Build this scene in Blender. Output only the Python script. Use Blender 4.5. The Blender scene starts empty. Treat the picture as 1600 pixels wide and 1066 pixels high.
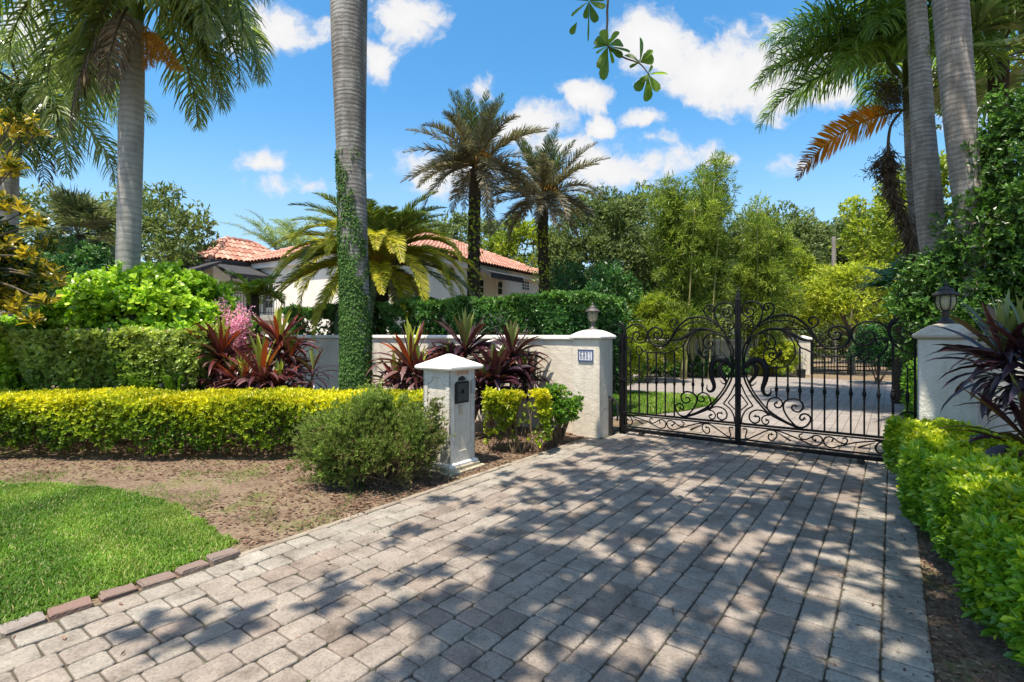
import bpy, math, random
import numpy as np
rng = np.random.default_rng(11)
random.seed(11)
scene = bpy.context.scene
COL = scene.collection
F, CX, HY, EYE = 796.0, 800.0, 523.0, 1.70
D = np.array([.5986, .8010, 0.]); N = np.array([.8010, -.5986, 0.]); UP = np.array([0., 0., 1.])
def W(px, py, d): return np.array([(px-CX)/F*d, d, EYE+(HY-py)/F*d])
def G(px, py):
    d = F*EYE/(py-HY); return np.array([(px-CX)/F*d, d, 0.])
def NT(n, t, z=0.): return N*n + D*t + UP*z
def hit(px, py, p0, nn):
    r = np.array([(px-CX)/F, 1., (HY-py)/F]); o = np.array([0, 0, EYE])
    return o + r*(np.dot(np.asarray(p0)-o, nn)/np.dot(r, nn))
def unit(v):
    v = np.asarray(v, float); l = np.linalg.norm(v, axis=-1, keepdims=True); return v/np.maximum(l, 1e-9)
def U(a, b, n=None): return rng.uniform(min(a, b), max(a, b), n)

# ------------------------------------------------------------------ meshes
class MB:
    def __init__(s): s.V = []; s.F = []; s.T = []; s.n = 0
    def add(s, V, faces, tint=.5):
        V = np.asarray(V, float).reshape(-1, 3)
        for f in (faces if isinstance(faces, list) else [faces]):
            f = np.asarray(f, int)
            if f.ndim == 1: f = f[None]
            s.F.append(f+s.n)
            t = np.asarray(tint, float)
            s.T.append(np.full(len(f), float(t)) if t.ndim == 0 else np.repeat(t, len(f)//len(t)) if len(t) != len(f) else t)
        s.V.append(V); s.n += len(V); return s
OFF = {}
def build(name, mb, mat, parent=None, smooth=False, kind=None, label=None):
    V = np.concatenate(mb.V); off = OFF.get(parent.name, np.zeros(3)) if parent else np.zeros(3)
    me = bpy.data.meshes.new(name); V = V-off
    me.vertices.add(len(V)); me.vertices.foreach_set('co', V.ravel().astype(np.float32))
    li = np.concatenate([f.ravel() for f in mb.F]); tot = np.concatenate([np.full(len(f), f.shape[1]) for f in mb.F])
    me.loops.add(len(li)); me.loops.foreach_set('vertex_index', li.astype(np.int32))
    me.polygons.add(len(tot)); st = np.concatenate([[0], np.cumsum(tot)[:-1]])
    me.polygons.foreach_set('loop_start', st.astype(np.int32))
    try: me.polygons.foreach_set('loop_total', tot.astype(np.int32))
    except Exception: pass
    me.update(calc_edges=True)
    a = me.attributes.new('tint', 'FLOAT', 'FACE'); a.data.foreach_set('value', np.concatenate(mb.T).astype(np.float32))
    me.polygons.foreach_set('use_smooth', np.full(len(tot), bool(smooth)))
    me.materials.append(mat)
    o = bpy.data.objects.new(name, me); COL.objects.link(o)
    if parent: o.parent = parent
    OFF[o.name] = off
    if kind: o['kind'] = kind
    if label: o['label'] = label
    return o
def tag(o, label, cat, group=None):
    o['label'] = label; o['category'] = cat
    if group: o['group'] = group
    return o
def thing(name, label, cat, loc, group=None):
    o = bpy.data.objects.new(name, None); COL.objects.link(o); o.empty_display_size = .2
    o.location = [float(c) for c in loc]; OFF[o.name] = np.asarray(loc, float)
    return tag(o, label, cat, group)

# ------------------------------------------------------------------ shape helpers
def loft(mb, rings, tint=.5, cap0=True, cap1=True, closed=True):
    R = np.asarray(rings, float); m, k, _ = R.shape
    i = np.arange(m-1)[:, None]*k; j = np.arange(k if closed else k-1)[None]
    a = i+j; b = i+(j+1) % k
    f = np.stack([a, b, b+k, a+k], -1).reshape(-1, 4)
    fs = [f]
    if cap0: fs.append(np.arange(k)[::-1][None])
    if cap1: fs.append((np.arange(k)+(m-1)*k)[None])
    mb.add(R.reshape(-1, 3), fs, tint); return mb
def rect(c, ax, ay, hx, hy, z, ch=0.):
    c = np.asarray(c, float)[:2]; ax = np.asarray(ax)[:2]; ay = np.asarray(ay)[:2]
    if ch <= 0: q = [(-hx, -hy), (hx, -hy), (hx, hy), (-hx, hy)]
    else: q = [(-hx+ch, -hy), (hx-ch, -hy), (hx, -hy+ch), (hx, hy-ch), (hx-ch, hy), (-hx+ch, hy), (-hx, hy-ch), (-hx, -hy+ch)]
    return np.array([[*(c+ax*a+ay*b), z] for a, b in q])
def block(mb, c, hx, hy, z0, z1, ax=N, ay=D, bev=.01, tint=.5):
    b = min(bev, hx*.4, hy*.4, (z1-z0)*.3)
    loft(mb, [rect(c, ax, ay, hx-b, hy-b, z0, b), rect(c, ax, ay, hx, hy, z0+b, b), rect(c, ax, ay, hx, hy, z1-b, b), rect(c, ax, ay, hx-b, hy-b, z1, b)], tint)
def smooth(P, m=6, closed=False):
    P = np.asarray(P, float); Q = np.vstack([2*P[0]-P[1], P, 2*P[-1]-P[-2]]); out = []
    for i in range(len(P)-1):
        a, b, c, d = Q[i:i+4]
        for t in np.arange(m)/m:
            out.append(.5*((2*b)+(c-a)*t+(2*a-5*b+4*c-d)*t*t+(3*b-a-3*c+d)*t**3))
    out.append(P[-1]); return np.array(out)
def tube(mb, P, r, n=6, ref=None, tint=.5, flat=1.):
    P = np.asarray(P, float); k = len(P); r = np.broadcast_to(np.asarray(r, float), (k,)) if np.ndim(r) else np.full(k, float(r))
    T = unit(np.gradient(P, axis=0))
    if ref is None:
        m = np.abs(unit(P[-1]-P[0])); ref = np.eye(3)[int(np.argmin(m))]
    u = unit(np.cross(T, ref)); v = np.cross(T, u)
    a = np.arange(n)*2*math.pi/n + (math.pi/4 if n == 4 else 0)
    R = P[:, None]+r[:, None, None]*(u[:, None]*np.cos(a)[None, :, None]+v[:, None]*flat*np.sin(a)[None, :, None])
    loft(mb, R, tint); return mb
def lathe(mb, c, prof, n=20, tint=.5):
    a = np.arange(n)*2*math.pi/n; c = np.asarray(c, float)
    loft(mb, [np.stack([c[0]+r*np.cos(a), c[1]+r*np.sin(a), np.full(n, c[2]+z)], -1) for r, z in prof], tint)
def leaves(mb, P, Dr, Nn, L, Wd, tint, kind='q', ob=0., bend=.1):
    n = len(P); L = np.broadcast_to(L, n)[:, None]; Wd = np.broadcast_to(Wd, n)[:, None]
    Dr = unit(Dr); S = unit(np.cross(Dr, Nn)); Nn = np.cross(S, Dr)
    if kind == 'q':
        m = P+Dr*L*(.48+ob)+Nn*Wd*.16
        V = np.stack([P, m+S*Wd*.5, P+Dr*L-Nn*L*bend, m-S*Wd*.5], 1)
        b = np.arange(n)[:, None]*4
        f = np.stack([b+[0, 1, 2], b+[0, 2, 3]], 1).reshape(-1, 3)
    elif kind == 'o':
        pr = [(.28, .17), (.55, .36), (.78, .46), (.93, .34)]; up = Nn*Wd*.12
        V = [P]+[P+Dr*L*a+S*Wd*b_+up*(b_*2)-Nn*L*bend*a*a for a, b_ in pr]+[P+Dr*L-Nn*L*bend]+[P+Dr*L*a-S*Wd*b_+up*(b_*2)-Nn*L*bend*a*a for a, b_ in pr[::-1]]
        V = np.stack(V, 1); b = np.arange(n)[:, None]*10
        f = np.stack([b+[0, 1, 2, 3, 4, 5], b+[0, 5, 6, 7, 8, 9]], 1).reshape(-1, 6)
    else:
        up = Nn*Wd*.14
        V = np.stack([P, P+Dr*L*.32+S*Wd*(.44+ob)+up, P+Dr*L*.72+S*Wd*(.36-ob)+up-Nn*L*bend*.5, P+Dr*L-Nn*L*bend,
                      P+Dr*L*.72-S*Wd*(.36-ob)+up-Nn*L*bend*.5, P+Dr*L*.32-S*Wd*(.44+ob)+up], 1)
        b = np.arange(n)[:, None]*6
        f = np.stack([b+[0, 1, 2, 3], b+[0, 3, 4, 5]], 1).reshape(-1, 4)
    mb.add(V.reshape(-1, 3), f, np.repeat(np.broadcast_to(tint, n), 2))
def rv(n): return unit(rng.normal(size=(n, 3)))
def sprig(mb, P, A, k, L, Wd, spread=.9, tint=None, kind='q', ob=0., sd=.12, bend=.1):
    """k leaves round each point P, opening round axis A"""
    n = len(P); A = unit(A); X = unit(np.cross(A, rv(n))); Y = np.cross(A, X)
    for j in range(k):
        a = 2.4*j+U(0, .8, n); s = np.clip(spread*(.45+.75*j/k)+rng.normal(0, .15, n), .05, 1.6)
        rad = X*np.cos(a)[:, None]+Y*np.sin(a)[:, None]
        d = A*np.cos(s)[:, None]+rad*np.sin(s)[:, None]
        nn = A*np.sin(s)[:, None]-rad*np.cos(s)[:, None]
        l = L*U(.7, 1.2, n)
        t = U(0, 1, n) if tint is None else np.clip(tint+rng.normal(0, sd, n), 0, 1)
        leaves(mb, P+A*(U(-.3, .3, n)*L)[:, None], d, -nn if False else nn*1., l, l*(Wd/L), t, kind, ob, bend)
# ------------------------------------------------------------------ materials
def newmat(name):
    m = bpy.data.materials.new(name); m.use_nodes = True; nt = m.node_tree; nt.nodes.clear()
    out = nt.nodes.new('ShaderNodeOutputMaterial'); return m, nt, out
def nd(nt, t, **k):
    n = nt.nodes.new(t)
    for a, v in k.items():
        if a in n.inputs: n.inputs[a].default_value = v
        else: setattr(n, a, v)
    return n
def ramp(nt, stops, src):
    r = nt.nodes.new('ShaderNodeValToRGB'); e = r.color_ramp.elements
    while len(e) < len(stops): e.new(.5)
    for i, (p, c) in enumerate(stops): e[i].position = p; e[i].color = (*c, 1)
    nt.links.new(src, r.inputs[0]); return r
def leafmat(name, stops, rough=.45, spec=.4, trans=.3, tcol=1.6):
    m, nt, out = newmat(name); L = nt.links.new
    at = nd(nt, 'ShaderNodeAttribute', attribute_name='tint'); r = ramp(nt, stops, at.outputs['Fac'])
    tc = nd(nt, 'ShaderNodeTexCoord'); nz = nd(nt, 'ShaderNodeTexNoise', Scale=1.7, Detail=2.); L(tc.outputs['Object'], nz.inputs['Vector'])
    hs = nd(nt, 'ShaderNodeHueSaturation'); mr = nd(nt, 'ShaderNodeMapRange'); L(nz.outputs['Fac'], mr.inputs[0])
    mr.inputs[1].default_value = .3; mr.inputs[2].default_value = .7; mr.inputs[3].default_value = .9; mr.inputs[4].default_value = 1.55
    L(r.outputs[0], hs.inputs['Color']); L(mr.outputs[0], hs.inputs['Value'])
    p = nd(nt, 'ShaderNodeBsdfPrincipled', Roughness=rough); p.inputs['Specular IOR Level'].default_value = spec
    L(hs.outputs[0], p.inputs['Base Color'])
    t = nd(nt, 'ShaderNodeBsdfTranslucent'); mx = nd(nt, 'ShaderNodeMix', data_type='RGBA', blend_type='MULTIPLY')
    mx.inputs[0].default_value = 1; L(hs.outputs[0], mx.inputs[6]); mx.inputs[7].default_value = (tcol*1.0, tcol*1.05, tcol*.5, 1)
    L(mx.outputs[2], t.inputs['Color'])
    ms = nd(nt, 'ShaderNodeMixShader'); ms.inputs[0].default_value = trans
    L(p.outputs[0], ms.inputs[1]); L(t.outputs[0], ms.inputs[2]); L(ms.outputs[0], out.inputs[0]); return m
def surf(name, stops, scale=6., rough=.8, bump=0., bscale=60., metal=0., spec=.3, tint=False, detail=5., stretch=(1, 1, 1), dist=.01, mixt=.5):
    """noise ramp (optionally mixed with per-face tint), noise bump"""
    m, nt, out = newmat(name); L = nt.links.new
    tc = nd(nt, 'ShaderNodeTexCoord'); mp = nd(nt, 'ShaderNodeMapping'); mp.inputs['Scale'].default_value = stretch; L(tc.outputs['Object'], mp.inputs[0])
    nz = nd(nt, 'ShaderNodeTexNoise', Scale=scale, Detail=detail, Roughness=.6); L(mp.outputs[0], nz.inputs['Vector'])
    mr = nd(nt, 'ShaderNodeMapRange'); L(nz.outputs['Fac'], mr.inputs[0]); mr.inputs[1].default_value = .28; mr.inputs[2].default_value = .72
    src = mr.outputs[0]
    if tint:
        at = nd(nt, 'ShaderNodeAttribute', attribute_name='tint'); mx = nd(nt, 'ShaderNodeMix'); mx.inputs[0].default_value = mixt
        L(src, mx.inputs[2]); L(at.outputs['Fac'], mx.inputs[3]); src = mx.outputs[0]
    r = ramp(nt, stops, src)
    p = nd(nt, 'ShaderNodeBsdfPrincipled', Roughness=rough, Metallic=metal); p.inputs['Specular IOR Level'].default_value = spec
    L(r.outputs[0], p.inputs['Base Color'])
    if bump:
        n2 = nd(nt, 'ShaderNodeTexNoise', Scale=bscale, Detail=4.); L(mp.outputs[0], n2.inputs['Vector'])
        b = nd(nt, 'ShaderNodeBump', Strength=bump, Distance=dist); L(n2.outputs['Fac'], b.inputs['Height']); L(b.outputs[0], p.inputs['Normal'])
    L(p.outputs[0], out.inputs[0]); return m
def stucco(name, c0, c1, stain, scale=3., bump=.9, bscale=55.):
    m, nt, out = newmat(name); L = nt.links.new; tc = nd(nt, 'ShaderNodeTexCoord')
    nz = nd(nt, 'ShaderNodeTexNoise', Scale=scale, Detail=6., Roughness=.65); L(tc.outputs['Object'], nz.inputs['Vector'])
    mp = nd(nt, 'ShaderNodeMapping'); mp.inputs['Scale'].default_value = (6, 6, .5); L(tc.outputs['Object'], mp.inputs[0])
    ns = nd(nt, 'ShaderNodeTexNoise', Scale=1.6, Detail=6., Roughness=.7); L(mp.outputs[0], ns.inputs['Vector'])
    r = ramp(nt, [(.3, c0), (.65, c1)], nz.outputs['Fac']); rs = ramp(nt, [(.46, (0, 0, 0)), (.7, (1, 1, 1))], ns.outputs['Fac'])
    ml = nd(nt, 'ShaderNodeMath', operation='MULTIPLY'); L(rs.outputs[0], ml.inputs[0]); ml.inputs[1].default_value = .45
    mx = nd(nt, 'ShaderNodeMix', data_type='RGBA'); L(ml.outputs[0], mx.inputs[0]); L(r.outputs[0], mx.inputs[6]); mx.inputs[7].default_value = (*stain, 1)
    p = nd(nt, 'ShaderNodeBsdfPrincipled', Roughness=.88); p.inputs['Specular IOR Level'].default_value = .2; L(mx.outputs[2], p.inputs['Base Color'])
    n2 = nd(nt, 'ShaderNodeTexNoise', Scale=bscale, Detail=4.); L(tc.outputs['Object'], n2.inputs['Vector']); n3 = nd(nt, 'ShaderNodeTexNoise', Scale=9., Detail=3.); L(tc.outputs['Object'], n3.inputs['Vector'])
    ad = nd(nt, 'ShaderNodeMath', operation='MULTIPLY_ADD'); L(n3.outputs['Fac'], ad.inputs[0]); ad.inputs[1].default_value = 1.5; L(n2.outputs['Fac'], ad.inputs[2])
    b = nd(nt, 'ShaderNodeBump', Strength=bump, Distance=.012); L(ad.outputs[0], b.inputs['Height']); L(b.outputs[0], p.inputs['Normal']); L(p.outputs[0], out.inputs[0]); return m
def trunkmat(name, c0, c1, rings=9., lichen=(.5, .5, .48)):
    m, nt, out = newmat(name); L = nt.links.new
    tc = nd(nt, 'ShaderNodeTexCoord')
    wv = nd(nt, 'ShaderNodeTexWave', bands_direction='Z', Scale=rings*.32, Distortion=3.5, Detail=3.); wv.inputs['Detail Scale'].default_value = 2.2
    L(tc.outputs['Object'], wv.inputs['Vector'])
    mp = nd(nt, 'ShaderNodeMapping'); mp.inputs['Scale'].default_value = (4, 4, 1.1); L(tc.outputs['Object'], mp.inputs[0])
    nz = nd(nt, 'ShaderNodeTexNoise', Scale=1.2, Detail=6., Roughness=.65); L(mp.outputs[0], nz.inputs['Vector'])
    mh = nd(nt, 'ShaderNodeMapping'); mh.inputs['Scale'].default_value = (3, 3, 40); L(tc.outputs['Object'], mh.inputs[0])
    nh = nd(nt, 'ShaderNodeTexNoise', Scale=1.0, Detail=4., Roughness=.6); L(mh.outputs[0], nh.inputs['Vector'])
    pw = nd(nt, 'ShaderNodeMath', operation='POWER'); L(wv.outputs['Fac'], pw.inputs[0]); pw.inputs[1].default_value = .35
    m1 = nd(nt, 'ShaderNodeMath', operation='MULTIPLY'); L(pw.outputs[0], m1.inputs[0]); m1.inputs[1].default_value = .2
    m2 = nd(nt, 'ShaderNodeMath', operation='MULTIPLY_ADD'); L(nz.outputs['Fac'], m2.inputs[0]); m2.inputs[1].default_value = .85; L(m1.outputs[0], m2.inputs[2])
    m3 = nd(nt, 'ShaderNodeMath', operation='MULTIPLY_ADD'); L(nh.outputs['Fac'], m3.inputs[0]); m3.inputs[1].default_value = .5; L(m2.outputs[0], m3.inputs[2])
    r = ramp(nt, [(.45, c0), (.8, c1), (1., lichen)], m3.outputs[0])
    p = nd(nt, 'ShaderNodeBsdfPrincipled', Roughness=.85); p.inputs['Specular IOR Level'].default_value = .2
    L(r.outputs[0], p.inputs['Base Color'])
    b = nd(nt, 'ShaderNodeBump', Strength=.6, Distance=.02); L(m3.outputs[0], b.inputs['Height']); L(b.outputs[0], p.inputs['Normal'])
    L(p.outputs[0], out.inputs[0]); return m

M = {}
M['stucco'] = stucco('white_stucco', (.55, .50, .415), (.66, .605, .51), (.44, .38, .29), 3., .6)
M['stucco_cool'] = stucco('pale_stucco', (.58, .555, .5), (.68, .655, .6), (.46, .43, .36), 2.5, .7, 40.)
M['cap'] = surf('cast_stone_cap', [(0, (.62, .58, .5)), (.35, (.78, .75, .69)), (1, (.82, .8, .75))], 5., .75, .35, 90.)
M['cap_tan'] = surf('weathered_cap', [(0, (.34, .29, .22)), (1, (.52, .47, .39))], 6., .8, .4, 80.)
M['plinth'] = surf('mossy_plinth', [(0, (.16, .15, .07)), (.5, (.36, .32, .22)), (1, (.55, .5, .4))], 8., .9, .6, 60.)
M['iron'] = surf('black_iron', [(0, (.004, .004, .0045)), (1, (.008, .008, .009))], 10., .5, .1, 120., spec=.16)
M['iron_dull'] = surf('dull_black_metal', [(0, (.012, .012, .013)), (1, (.03, .029, .028))], 14., .55, .2, 150., spec=.4)
M['bronze'] = surf('bronze_metal', [(0, (.05, .045, .04)), (1, (.12, .11, .1))], 14., .5, .2, 150., spec=.5)
M['dark'] = surf('dark_plastic', [(0, (.01, .01, .01)), (1, (.02, .02, .022))], 5., .4)
M['blue_tile'] = surf('blue_glazed_tile', [(0, (.045, .06, .15)), (1, (.07, .09, .2))], 30., .3, spec=.5)
M['navy'] = surf('navy_glaze', [(0, (.01, .014, .05)), (1, (.016, .02, .07))], 30., .3, spec=.4)
M['white_tile'] = surf('white_glazed_tile', [(0, (.55, .58, .66)), (1, (.68, .7, .76))], 30., .3, spec=.5)
M['house'] = surf('house_render', [(0, (.7, .66, .58)), (1, (.8, .77, .7))], 1.5, .85, .3, 30.)
M['trim'] = surf('white_trim', [(0, (.7, .7, .68)), (1, (.8, .8, .78))], 3., .7)
M['tile'] = surf('clay_roof_tile', [(0, (.26, .11, .075)), (.5, (.46, .23, .16)), (1, (.6, .38, .29))], 1.6, .8, .3, 25., tint=True, mixt=.6)
M['awning'] = surf('charcoal_canvas', [(0, (.03, .03, .032)), (1, (.06, .06, .062))], 4., .9)
M['wood_pole'] = surf('weathered_pole', [(0, (.16, .14, .12)), (1, (.32, .3, .27))], 6., .9, .4, 20., stretch=(3, 3, .3))
M['bark'] = surf('bark', [(0, (.05, .04, .03)), (1, (.17, .14, .11))], 9., .95, .8, 18., stretch=(2, 2, .5), dist=.03)
M['twig'] = surf('twig', [(0, (.09, .06, .035)), (1, (.2, .14, .085))], 12., .9)
M['stem_green'] = surf('green_stem', [(0, (.08, .1, .03)), (1, (.17, .17, .07))], 12., .6)
M['culm'] = surf('bamboo_culm', [(0, (.17, .17, .06)), (1, (.36, .33, .15))], 5., .5)
M['royal'] = trunkmat('royal_trunk', (.17, .163, .15), (.30, .29, .27), 8., (.40, .39, .365))
M['royal_brown'] = trunkmat('brown_royal_trunk', (.11, .095, .08), (.24, .215, .185), 11., (.4, .37, .33))
M['royal_dark'] = trunkmat('dark_royal_trunk', (.065, .062, .055), (.16, .152, .14), 14., (.34, .335, .31))
M['boots'] = surf('palm_boots', [(0, (.02, .015, .01)), (1, (.09, .068, .045))], 14., .95, .8, 20., tint=True, dist=.03)
M['shaft'] = surf('crownshaft_green', [(0, (.06, .11, .02)), (1, (.16, .22, .05))], 3., .4, stretch=(3, 3, .5))
M['glassm'] = None
def glass(name, col, alpha):
    m, nt, out = newmat(name); L = nt.links.new
    p = nd(nt, 'ShaderNodeBsdfPrincipled', Roughness=.12); p.inputs['Base Color'].default_value = (*col, 1)
    t = nd(nt, 'ShaderNodeBsdfTransparent'); ms = nd(nt, 'ShaderNodeMixShader'); ms.inputs[0].default_value = alpha
    t.inputs[0].default_value = (.9, .87, .75, 1)
    L(t.outputs[0], ms.inputs[1]); L(p.outputs[0], ms.inputs[2]); L(ms.outputs[0], out.inputs[0]); return m
M['lamp_glass'] = glass('seeded_lamp_glass', (.45, .4, .28), .45)
M['win'] = surf('dark_window_glass', [(0, (.012, .014, .018)), (1, (.03, .034, .04))], 2., .08, spec=.6)
# foliage
Y = lambda *a: tuple(a)
M['golden'] = leafmat('golden_leaves', [(0, (.03, .075, .008)), (.35, (.13, .2, .012)), (.65, (.3, .34, .015)), (1, (.55, .5, .014))], .4, .35, .3, 1.3)
M['lime'] = leafmat('lime_leaves', [(0, (.035, .11, .012)), (.5, (.11, .24, .015)), (.8, (.28, .4, .02)), (1, (.46, .5, .02))], .35, .5, .3, 1.3)
M['bright'] = leafmat('bright_green_leaves', [(0, (.04, .12, .008)), (.5, (.16, .32, .016)), (1, (.38, .52, .04))], .35, .5, .3, 1.4)
M['mid'] = leafmat('glossy_green_leaves', [(0, (.035, .08, .014)), (.5, (.12, .2, .03)), (1, (.36, .42, .1))], .3, .5, .25)
M['darkg'] = leafmat('dark_green_leaves', [(0, (.012, .045, .014)), (.5, (.03, .1, .025)), (1, (.09, .19, .035))], .4, .4, .2)
M['olive'] = leafmat('olive_green_leaves', [(0, (.04, .062, .018)), (.5, (.1, .14, .042)), (1, (.21, .25, .08))], .5, .3, .25)
M['ygreen'] = leafmat('yellow_green_leaves', [(0, (.06, .1, .01)), (.5, (.18, .235, .018)), (1, (.4, .42, .035))], .45, .35, .35)
M['bamboo'] = leafmat('bamboo_leaves', [(0, (.04, .08, .014)), (.5, (.115, .175, .026)), (1, (.3, .35, .06))], .45, .35, .35)
M['ficus'] = leafmat('ficus_leaves', [(0, (.018, .05, .011)), (.5, (.05, .12, .018)), (1, (.14, .26, .035))], .35, .45, .25)
M['juniper'] = leafmat('juniper_sprays', [(0, (.2, .14, .07)), (.25, (.11, .11, .035)), (.6, (.12, .18, .035)), (1, (.22, .3, .06))], .6, .2, .2)
M['magnolia'] = leafmat('golden_magnolia_leaves', [(0, (.02, .045, .01)), (.42, (.055, .085, .015)), (.62, (.27, .21, .025)), (1, (.52, .4, .04))], .25, .6, .25)
M['royal_fr'] = leafmat('royal_frond', [(0, (.12, .1, .04)), (.12, (.06, .1, .03)), (.5, (.13, .18, .062)), (.85, (.28, .31, .13)), (1, (.38, .33, .19))], .3, .6, .42, 1.7)
M['royal_br'] = leafmat('bright_royal_frond', [(0, (.12, .12, .04)), (.12, (.05, .1, .018)), (.6, (.12, .2, .036)), (1, (.3, .37, .1))], .3, .6, .42, 1.7)
M['orange_fr'] = leafmat('dying_orange_frond', [(0, (.5, .25, .03)), (.3, (.62, .28, .012)), (.7, (.5, .19, .012)), (1, (.13, .05, .02))], .5, .3, .35, 1.2)
M['brown_fr'] = leafmat('dead_brown_frond', [(0, (.06, .045, .03)), (1, (.17, .12, .075))], .7, .2, .15, 1.)
M['date_fr'] = leafmat('date_palm_frond', [(0, (.2, .13, .04)), (.15, (.08, .076, .055)), (.6, (.17, .16, .12)), (1, (.33, .28, .2))], .5, .35, .2)
M['date_green'] = leafmat('young_date_frond', [(0, (.16, .15, .04)), (.15, (.05, .075, .03)), (1, (.13, .17, .07))], .5, .35, .25)
M['canary'] = leafmat('canary_frond_green', [(0, (.3, .26, .06)), (.15, (.06, .1, .025)), (1, (.2, .26, .06))], .45, .35, .3)
M['canary_y'] = leafmat('canary_frond_yellow', [(0, (.42, .3, .05)), (.15, (.2, .24, .035)), (.6, (.42, .39, .035)), (1, (.62, .52, .05))], .45, .35, .38, 1.3)
M['sabal'] = leafmat('sabal_frond', [(0, (.14, .13, .05)), (.15, (.05, .075, .035)), (.6, (.12, .155, .075)), (1, (.32, .32, .18))], .4, .4, .25)
M['ti_red'] = leafmat('ti_leaves_red', [(0, (.3, .33, .03)), (.12, (.16, .2, .03)), (.2, (.3, .055, .016)), (.36, (.125, .028, .024)), (.62, (.07, .022, .027)), (1, (.21, .125, .12))], .28, .6, .18, 1.1)  # last stop paints pinkish grey highlights into the leaf colour
M['ti_dark'] = leafmat('ti_leaves_dark', [(0, (.17, .2, .05)), (.15, (.1, .13, .04)), (.25, (.08, .022, .018)), (.5, (.045, .014, .02)), (.8, (.022, .011, .019)), (1, (.075, .05, .066))], .28, .55, .2, 1.2)
M['pink'] = leafmat('pink_petals', [(0, (.6, .2, .42)), (1, (.85, .55, .74))], .6, .2, .35, 1.)
M['white_fl'] = leafmat('white_petals', [(0, (.7, .72, .7)), (1, (.8, .8, .78))], .6, .2, .2, 1.)
M['amber'] = leafmat('amber_flower_stalks', [(0, (.38, .19, .03)), (1, (.55, .33, .07))], .6, .2, .25, 1.)
M['grass'] = leafmat('lawn_blades', [(0, (.03, .075, .006)), (.5, (.075, .17, .012)), (.85, (.16, .26, .03)), (.93, (.2, .26, .05)), (1, (.36, .31, .15))], .5, .25, .3, 1.2)
M['ivy'] = leafmat('ivy_leaves', [(0, (.02, .055, .012)), (.5, (.05, .11, .024)), (1, (.1, .18, .045))], .6, .15, .15)
M['fern'] = leafmat('fern_plumes', [(0, (.06, .14, .01)), (1, (.2, .33, .03))], .5, .3, .3)
M['almond'] = leafmat('almond_leaves', [(0, (.035, .08, .012)), (.6, (.075, .14, .018)), (1, (.15, .23, .03))], .35, .4, .45, 2.)
M['litter'] = surf('mulch_chips', [(0, (.05, .028, .018)), (.5, (.15, .085, .055)), (.85, (.29, .19, .125)), (1, (.42, .34, .25))], 20., .9, tint=True, mixt=.85)

# ------------------------------------------------------------------ camera, light, sky
cam = bpy.data.cameras.new('camera'); co = bpy.data.objects.new('camera', cam); COL.objects.link(co)
co.location = (0, 0, EYE); co.rotation_euler = (math.radians(90), 0, 0)
cam.sensor_width = 36; cam.lens = F/1600*36; cam.shift_y = -10/1600; cam.clip_end = 2000; cam.clip_start = .05
scene.camera = co
EL = math.radians(69); SH = unit(np.array([-.52, -.855, 0.]))
SUN = np.array([SH[0]*math.cos(EL), SH[1]*math.cos(EL), math.sin(EL)])
sl = bpy.data.lights.new('sun', 'SUN'); sl.energy = 3.7; sl.angle = math.radians(.53); sl.color = (1., .90, .76)
so = bpy.data.objects.new('sun', sl); COL.objects.link(so); so.location = (0, 0, 30)
from mathutils import Vector
so.rotation_euler = Vector(-SUN).to_track_quat('-Z', 'Y').to_euler()
w = bpy.data.worlds.new('World'); scene.world = w; w.use_nodes = True
nt = w.node_tree; nt.nodes.clear(); L = nt.links.new
out = nt.nodes.new('ShaderNodeOutputWorld')
sky = nd(nt, 'ShaderNodeTexSky', sky_type='NISHITA'); sky.sun_disc = False; sky.sun_elevation = EL
sky.sun_rotation = math.atan2(SUN[0], SUN[1]); sky.air_density = 1.0; sky.dust_density = 1.5; sky.ozone_density = 2.2
hs = nd(nt, 'ShaderNodeHueSaturation', Hue=.49, Saturation=1.34, Value=.76); L(sky.outputs[0], hs.inputs['Color'])
b1 = nd(nt, 'ShaderNodeBackground', Strength=.15); HZ = hs
tc = nd(nt, 'ShaderNodeTexCoord'); sp = nd(nt, 'ShaderNodeSeparateXYZ'); L(tc.outputs['Generated'], sp.inputs[0])
ab = nd(nt, 'ShaderNodeMath', operation='ABSOLUTE'); L(sp.outputs[1], ab.inputs[0])
mxn = nd(nt, 'ShaderNodeMath', operation='MAXIMUM'); L(ab.outputs[0], mxn.inputs[0]); mxn.inputs[1].default_value = .12
gx = nd(nt, 'ShaderNodeMath', operation='DIVIDE'); L(sp.outputs[0], gx.inputs[0]); L(mxn.outputs[0], gx.inputs[1])
gz = nd(nt, 'ShaderNodeMath', operation='DIVIDE'); L(sp.outputs[2], gz.inputs[0]); L(mxn.outputs[0], gz.inputs[1])
hr = nd(nt, 'ShaderNodeMapRange', interpolation_type='SMOOTHSTEP'); L(gz.outputs[0], hr.inputs[0]); hr.inputs[1].default_value = .0; hr.inputs[2].default_value = .5; hr.inputs[3].default_value = .62; hr.inputs[4].default_value = 0.
hm_ = nd(nt, 'ShaderNodeMix', data_type='RGBA'); L(hr.outputs[0], hm_.inputs[0]); L(HZ.outputs[0], hm_.inputs[6]); hm_.inputs[7].default_value = (1.75, 2.25, 2.75, 1); L(hm_.outputs[2], b1.inputs[0])
cb = nd(nt, 'ShaderNodeCombineXYZ'); L(gx.outputs[0], cb.inputs[0]); L(gz.outputs[0], cb.inputs[1])
wz = nd(nt, 'ShaderNodeTexNoise', Scale=7., Detail=5., Roughness=.6); L(cb.outputs[0], wz.inputs['Vector'])
ws = nd(nt, 'ShaderNodeVectorMath', operation='SUBTRACT'); L(wz.outputs['Color'], ws.inputs[0]); ws.inputs[1].default_value = (.5, .5, .5)
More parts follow.
